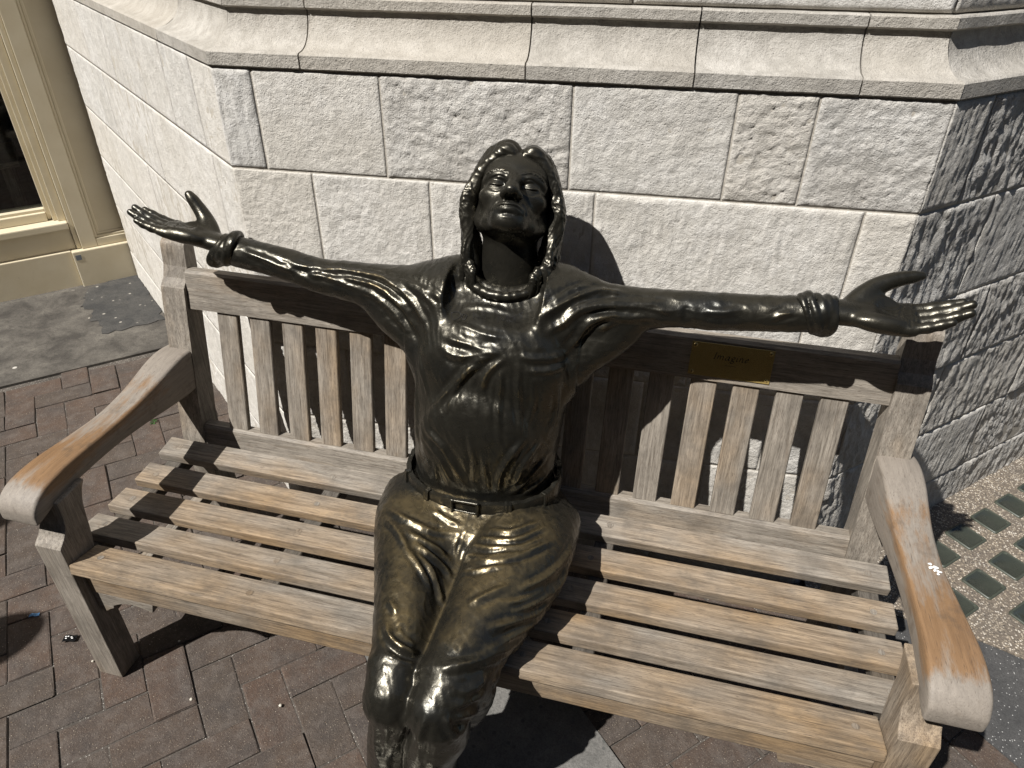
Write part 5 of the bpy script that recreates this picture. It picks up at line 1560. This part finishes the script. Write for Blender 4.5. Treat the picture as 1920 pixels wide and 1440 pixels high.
# hair: swept from a centre parting, falling to the collar
g = Grid((-0.11, 0.355, 0.955), (0.205, 0.72, 1.33), 0.0022)
RH = np.stack([Xh, Fv, Uh], 1)
def hl(pts, rads, k=0.005): g.chain([H(*p) if len(p) == 3 else np.array(p[:3]) for p in pts], rads, k, 4)
g.ell(H(0, -0.030, 0.034), np.array((0.074, 0.088, 0.074)), RH, 0.01)
g.ell(H(0, 0.110, -0.030), np.array((0.057, 0.084, 0.112)), RH, 0.012, cut=True)
rh = random.Random(12)
for s in (-1, 1):
    for k in range(15):
        f = k / 14.0                                  # 0 front lock, 1 back lock
        f0 = 0.058 - 0.140 * f
        top = 0.100 - 0.050 * (f - 0.35) ** 2 - (0.010 if k == 0 else 0)
        wv = rh.uniform(-0.005, 0.005)
        out = 0.084 + 0.006 * rh.uniform(-1, 1)
        pts = [(s * 0.003, f0 + 0.010, top - 0.012), (s * 0.026, f0 + 0.016 - 0.02 * f, top + 0.006 - 0.004 * f), (s * 0.056, f0 * 0.85 + 0.004, top - 0.024), (s * 0.073, f0 * 0.62, 0.036 + wv), (s * out, f0 * 0.42 - 0.004, -0.008)]
        hp = [H(*p) for p in pts]
        e = hp[-1]
        wob = rh.uniform(0, 6)
        length = (0.165 if k < 10 else 0.13) * rh.uniform(0.82, 1.05)
        tgt = np.array([0.030 + s * (0.074 + 0.009 * rh.uniform(-1, 1)), 0.462 + 0.075 * f + 0.008 * rh.uniform(-1, 1), 0])
        for j in range(1, 5):
            q = j / 4
            p = e + (np.array([tgt[0], tgt[1], e[2] - length]) - e) * q
            hp.append(p + np.array([s * 0.009 * math.sin(q * 5.0 + wob), 0.008 * math.sin(q * 5.5 + wob * 1.7), 0]) * min(1, 2 * q))
        r0 = 0.0105
        rad = [0.007, r0 + 0.001, r0 + 0.001, r0, r0 * 0.95] + [r0 * (1.0 - 0.15 * j) for j in range(4)]
        g.chain(hp, rad, 0.006, 4)
        off = np.array([s * 0.0055, -0.0055, 0.0035])
        g.chain([p + off * (0.2 + 0.8 * min(1, i / 2)) for i, p in enumerate(hp[2:])], [x * 0.50 for x in rad[2:]], 0.0035, 4)
        if k < 6:                                      # fine strands over the lock
            for m_ in range(4):
                o_ = np.array([s * rh.uniform(0.0, 0.010), -rh.uniform(0.003, 0.009), rh.uniform(-0.002, 0.006)])
                g.chain([p + o_ * (0.5 + 0.5 * math.sin(i * 0.9 + m_ * 1.7 + wob)) for i, p in enumerate(hp[2:])], [0.0040, 0.0038, 0.0038, 0.0036, 0.0034, 0.0030, 0.0022][:len(hp) - 2], 0.0015, 3)
    # ends turned on to the collar
    for (x, y, z, ln, sw) in ((0.068, 0.458, 1.030, 0.054, 0.004), (0.078, 0.468, 1.034, 0.050, -0.010), (0.062, 0.450, 1.022, 0.042, 0.010)):
        P = [(0.030 + s * (x - sw * t + 0.005 * math.sin(3 * t)), y - 0.012 * t, z - ln * t + 0.004 * math.sin(5 * t)) for t in np.linspace(0, 1, 5)]
        g.chain(P, [0.0070, 0.0070, 0.0064, 0.0050, 0.0026], 0.004, 2)
# two full waves over the forehead either side of the parting
hl([(-0.002, 0.050, 0.092), (-0.022, 0.062, 0.106), (-0.050, 0.054, 0.088), (-0.068, 0.036, 0.046), (-0.076, 0.022, 0.004)], [0.008, 0.0110, 0.0115, 0.0095, 0.006], 0.010)
hl([(0.004, 0.050, 0.089), (0.024, 0.060, 0.100), (0.050, 0.052, 0.082), (0.067, 0.036, 0.040), (0.075, 0.022, 0.002)], [0.007, 0.0100, 0.0105, 0.0090, 0.006], 0.010)
V, Q = g.mesh(1)
N = normals(V, Q)
# combed grooves
loc = (V - HC) @ RH
ang = np.arctan2(loc[:, 0], loc[:, 2] + 0.02)
def ridged(q, seed): return np.clip(1 - np.abs(perlin(q, seed)) * 2.6, 0, 1) ** 1.5
low = np.clip((1.20 - V[:, 2]) / 0.03, 0, 1)
wav = 0.012 * np.sin(V[:, 2] * 55)
st_low = ridged(np.stack([(V[:, 0] + wav) * 120, (V[:, 1] + wav) * 120, V[:, 2] * 5], 1), 61)
st_top = ridged(np.stack([loc[:, 0] * 10, loc[:, 1] * 125 + loc[:, 0] * 20, loc[:, 2] * 70], 1), 62)
V = V + N * ((st_low * low + st_top * (1 - low)) * 0.0020 - 0.0008)[:, None]
c = curv(V, Q)
to_obj("hair", V, Q, BR, statue, np.clip(c * 260, -0.5, 0.45) + 0.0, SO)

# ---------------------------------------------------------------- small things
M['blue'] = mat_plain("blue_paper", (0.16, 0.36, 0.62), 0.6)
M['black_foil'] = mat_plain("black_wrapper", (0.012, 0.012, 0.013), 0.35)
M['leaf'] = mat_plain("green_leaf", (0.05, 0.12, 0.025), 0.5)
M['white_paint'] = mat_plain("white_paint", (0.78, 0.77, 0.74), 0.6)
M['pebble'] = mat_plain("pale_pebble", (0.5, 0.46, 0.38), 0.7)
def scrap(name, pts, loc, rot, mat, curl=0.003):
    bm = bmesh.new()
    n = 5
    (x0, y0), (x1, y1) = pts
    vs = [[bm.verts.new((x0 + (x1 - x0) * i / n, y0 + (y1 - y0) * j / 3, 0.0025 + curl * (math.sin(i * 1.1) * 0.5 + 0.5) + 0.0008 * ((i * 7 + j * 3) % 3))) for j in range(4)] for i in range(n + 1)]
    for i in range(n):
        for j in range(3): bm.faces.new((vs[i][j], vs[i + 1][j], vs[i + 1][j + 1], vs[i][j + 1]))
    r = bmesh.ops.solidify(bm, geom=bm.faces[:], thickness=0.0006)
    o = link(name, bm_mesh(bm, name), M[mat]); o.location = loc; o.rotation_euler = (0, 0, rot)
    return o
tag(scrap("paper_scrap", ((-0.013, -0.005), (0.013, 0.005)), (-1.206, 0.101, 0.0), 0.5, 'blue'), "small blue paper scrap on the bricks left of the bench leg", "litter")
w = scrap("wrapper", ((-0.017, -0.010), (0.017, 0.010)), (-1.056, 0.062, 0.0), 0.35, 'black_foil', 0.004)
tag(w, "crumpled black wrapper with white print beside the bench leg", "litter")
for k, (x, y) in enumerate(((-0.009, 0.003), (-0.003, 0.003), (0.006, 0.0), (0.009, -0.004), (-0.007, -0.003))):
    m_ = link("print", bm_mesh(box_bm(x - .002, x + .002, y - .0013, y + .0013, 0.0095, 0.0099, 0.0)), M['white_paint'], w)
lf = empty("fallen_leaf", (-1.465, 0.947, 0.002)); tag(lf, "small green leaf lying on the bricks behind the left arm", "leaf")
for k in range(6):
    a = k * 1.05 + 0.3
    bm = bmesh.new()
    L = 0.016 + 0.004 * (k % 3)
    P = [(0, 0, 0.002), (L * .4, L * .22, 0.006), (L, 0, 0.003), (L * .4, -L * .22, 0.004)]
    bm.faces.new([bm.verts.new(p) for p in P])
    bmesh.ops.solidify(bm, geom=bm.faces[:], thickness=0.0006)
    o = link("leaflet", bm_mesh(bm), M['leaf'], lf); o.rotation_euler = (0.2, 0.1 * k, a)
# white paint dabs on the right arm rest
arm_r = arms[1]
dep = bpy.context.evaluated_depsgraph_get()
rp_ = random.Random(4)
bm = bmesh.new()
for k in range(16):
    x, y = 0.908 + rp_.gauss(0, 0.006), 0.262 + rp_.gauss(0, 0.008)
    r_ = rp_.uniform(0.0012, 0.0034)
    mtx = Matrix.Translation((x - 0.9, y - 0.27, 0.6145 - 0.60 + 0.0006))
    bmesh.ops.create_uvsphere(bm, u_segments=8, v_segments=5, radius=1.0, matrix=mtx @ Matrix.Diagonal((r_, r_ * rp_.uniform(.7, 1.4), 0.0012, 1)))
link("paint_dab", bm_mesh(bm, "paint_dab", True), M['white_paint'], arm_r)
# orange blot on the seat rail
# pale pebbles lodged in the joints
for k, (x, y) in enumerate(((-0.772, 0.128), (-0.64, -0.01), (-1.10, -0.16), (-0.95, 0.02), (-1.62, 0.80), (-2.28, 1.57), (-2.40, 1.50), (-0.42, 0.03))):
    bm = bmesh.new()
    bmesh.ops.create_icosphere(bm, subdivisions=2, radius=0.0032 + 0.0011 * (k % 3))
    for v in bm.verts: v.co *= 1 + 0.18 * math.sin(9 * v.co.x * 100 + k) * 0.5; v.co.z *= 0.6
    o = link("pebble", bm_mesh(bm, "pebble", True), M['pebble']); o.location = (x, y, 0.003)
    o.rotation_euler = (0, 0, k)
    where = ("below the front left bench leg", "among the lower left bricks", "at the left picture edge", "on the bricks below the black wrapper", "on the bricks behind the left arm", "on the concrete beside the tar patch", "on the concrete in front of the shop", "on the bricks left of the statue's shins")[k]
    tag(o, "tiny pale pebble " + where, "pebble", "loose pebbles on the paving")

# ---------------------------------------------------------------- two unseen figures added left of the viewer to cast the lower left shadow
def shadow_person(loc, rz, label, shirt_c):
    g = Grid((-0.32, -0.25, -0.02), (0.32, 0.25, 1.82), 0.011)
    g.loft(2, [(0.80, 0, 0, 0.165, 0.11), (0.92, 0, 0, 0.170, 0.115), (1.08, 0, 0, 0.150, 0.10), (1.25, 0, 0, 0.175, 0.11), (1.38, 0, 0, 0.185, 0.10), (1.45, 0, 0, 0.11, 0.08)], 0.03)
    g.cone((0, 0, 1.44), (0, 0.01, 1.56), 0.055, 0.052, 0.03)
    g.ell((0, -0.01, 1.645), (0.076, 0.096, 0.115), None, 0.02)
    g.ell((0, -0.09, 1.63), (0.014, 0.022, 0.02), None, 0.02)
    g.ell((0, 0.015, 1.67), (0.088, 0.10, 0.10), None, 0.01)
    for s in (-1, 1):
        g.chain([(s * 0.17, 0, 1.40), (s * 0.225, 0.01, 1.14), (s * 0.235, -0.05, 0.90), (s * 0.225, -0.07, 0.80)], [0.052, 0.044, 0.036, 0.030], 0.03, 2)
        for k in range(4): g.cone((s * 0.225, -0.05 - 0.018 * k, 0.81), (s * 0.215, -0.055 - 0.018 * k, 0.72 + 0.008 * abs(k - 1)), 0.010, 0.008, 0.008)
        g.cone((s * 0.21, -0.10, 0.80), (s * 0.20, -0.125, 0.745), 0.011, 0.009, 0.008)
        g.chain([(s * 0.085, 0, 0.88), (s * 0.095, -0.01, 0.48), (s * 0.10, 0.01, 0.08)], [0.088, 0.060, 0.045], 0.03, 2)
        g.cone((s * 0.10, 0.03, 0.04), (s * 0.11, -0.15, 0.035), 0.042, 0.036, 0.02)
    V, Q = g.mesh(2)
    V[:, 2] = np.maximum(V[:, 2], 0.0)
    t = NT("person_clothes")
    z = t.n("ShaderNodeSeparateXYZ"); tc = t.n("ShaderNodeTexCoord"); t.l(tc.outputs["Object"], z.inputs[0])
    c = t.ramp(t.math('DIVIDE', z.outputs[2], 1.8), [(0.0, (0.03, 0.03, 0.035)), (0.50, (0.05, 0.06, 0.09)), (0.505, shirt_c), (0.81, shirt_c), (0.815, (0.45, 0.28, 0.2)), (0.945, (0.45, 0.28, 0.2)), (0.95, (0.05, 0.03, 0.02))])
    t.out(c, 0.8)
    o = link("shadow_person", quad_mesh("shadow_person", V, Q), t.m)
    o.location = loc; o.rotation_euler = (0, 0, rz)
    tag(o, label, "shadow_person", "unseen shadow casters added left of the viewer")
shadow_person((-2.06, -1.04, -0.016), 2.48, "unseen figure in a dark red top, added to cast the lower left shadow", (0.16, 0.03, 0.03))
shadow_person((-2.48, -0.72, -0.016), 2.30, "unseen figure in a grey top, added further left as a second shadow caster", (0.2, 0.2, 0.21))
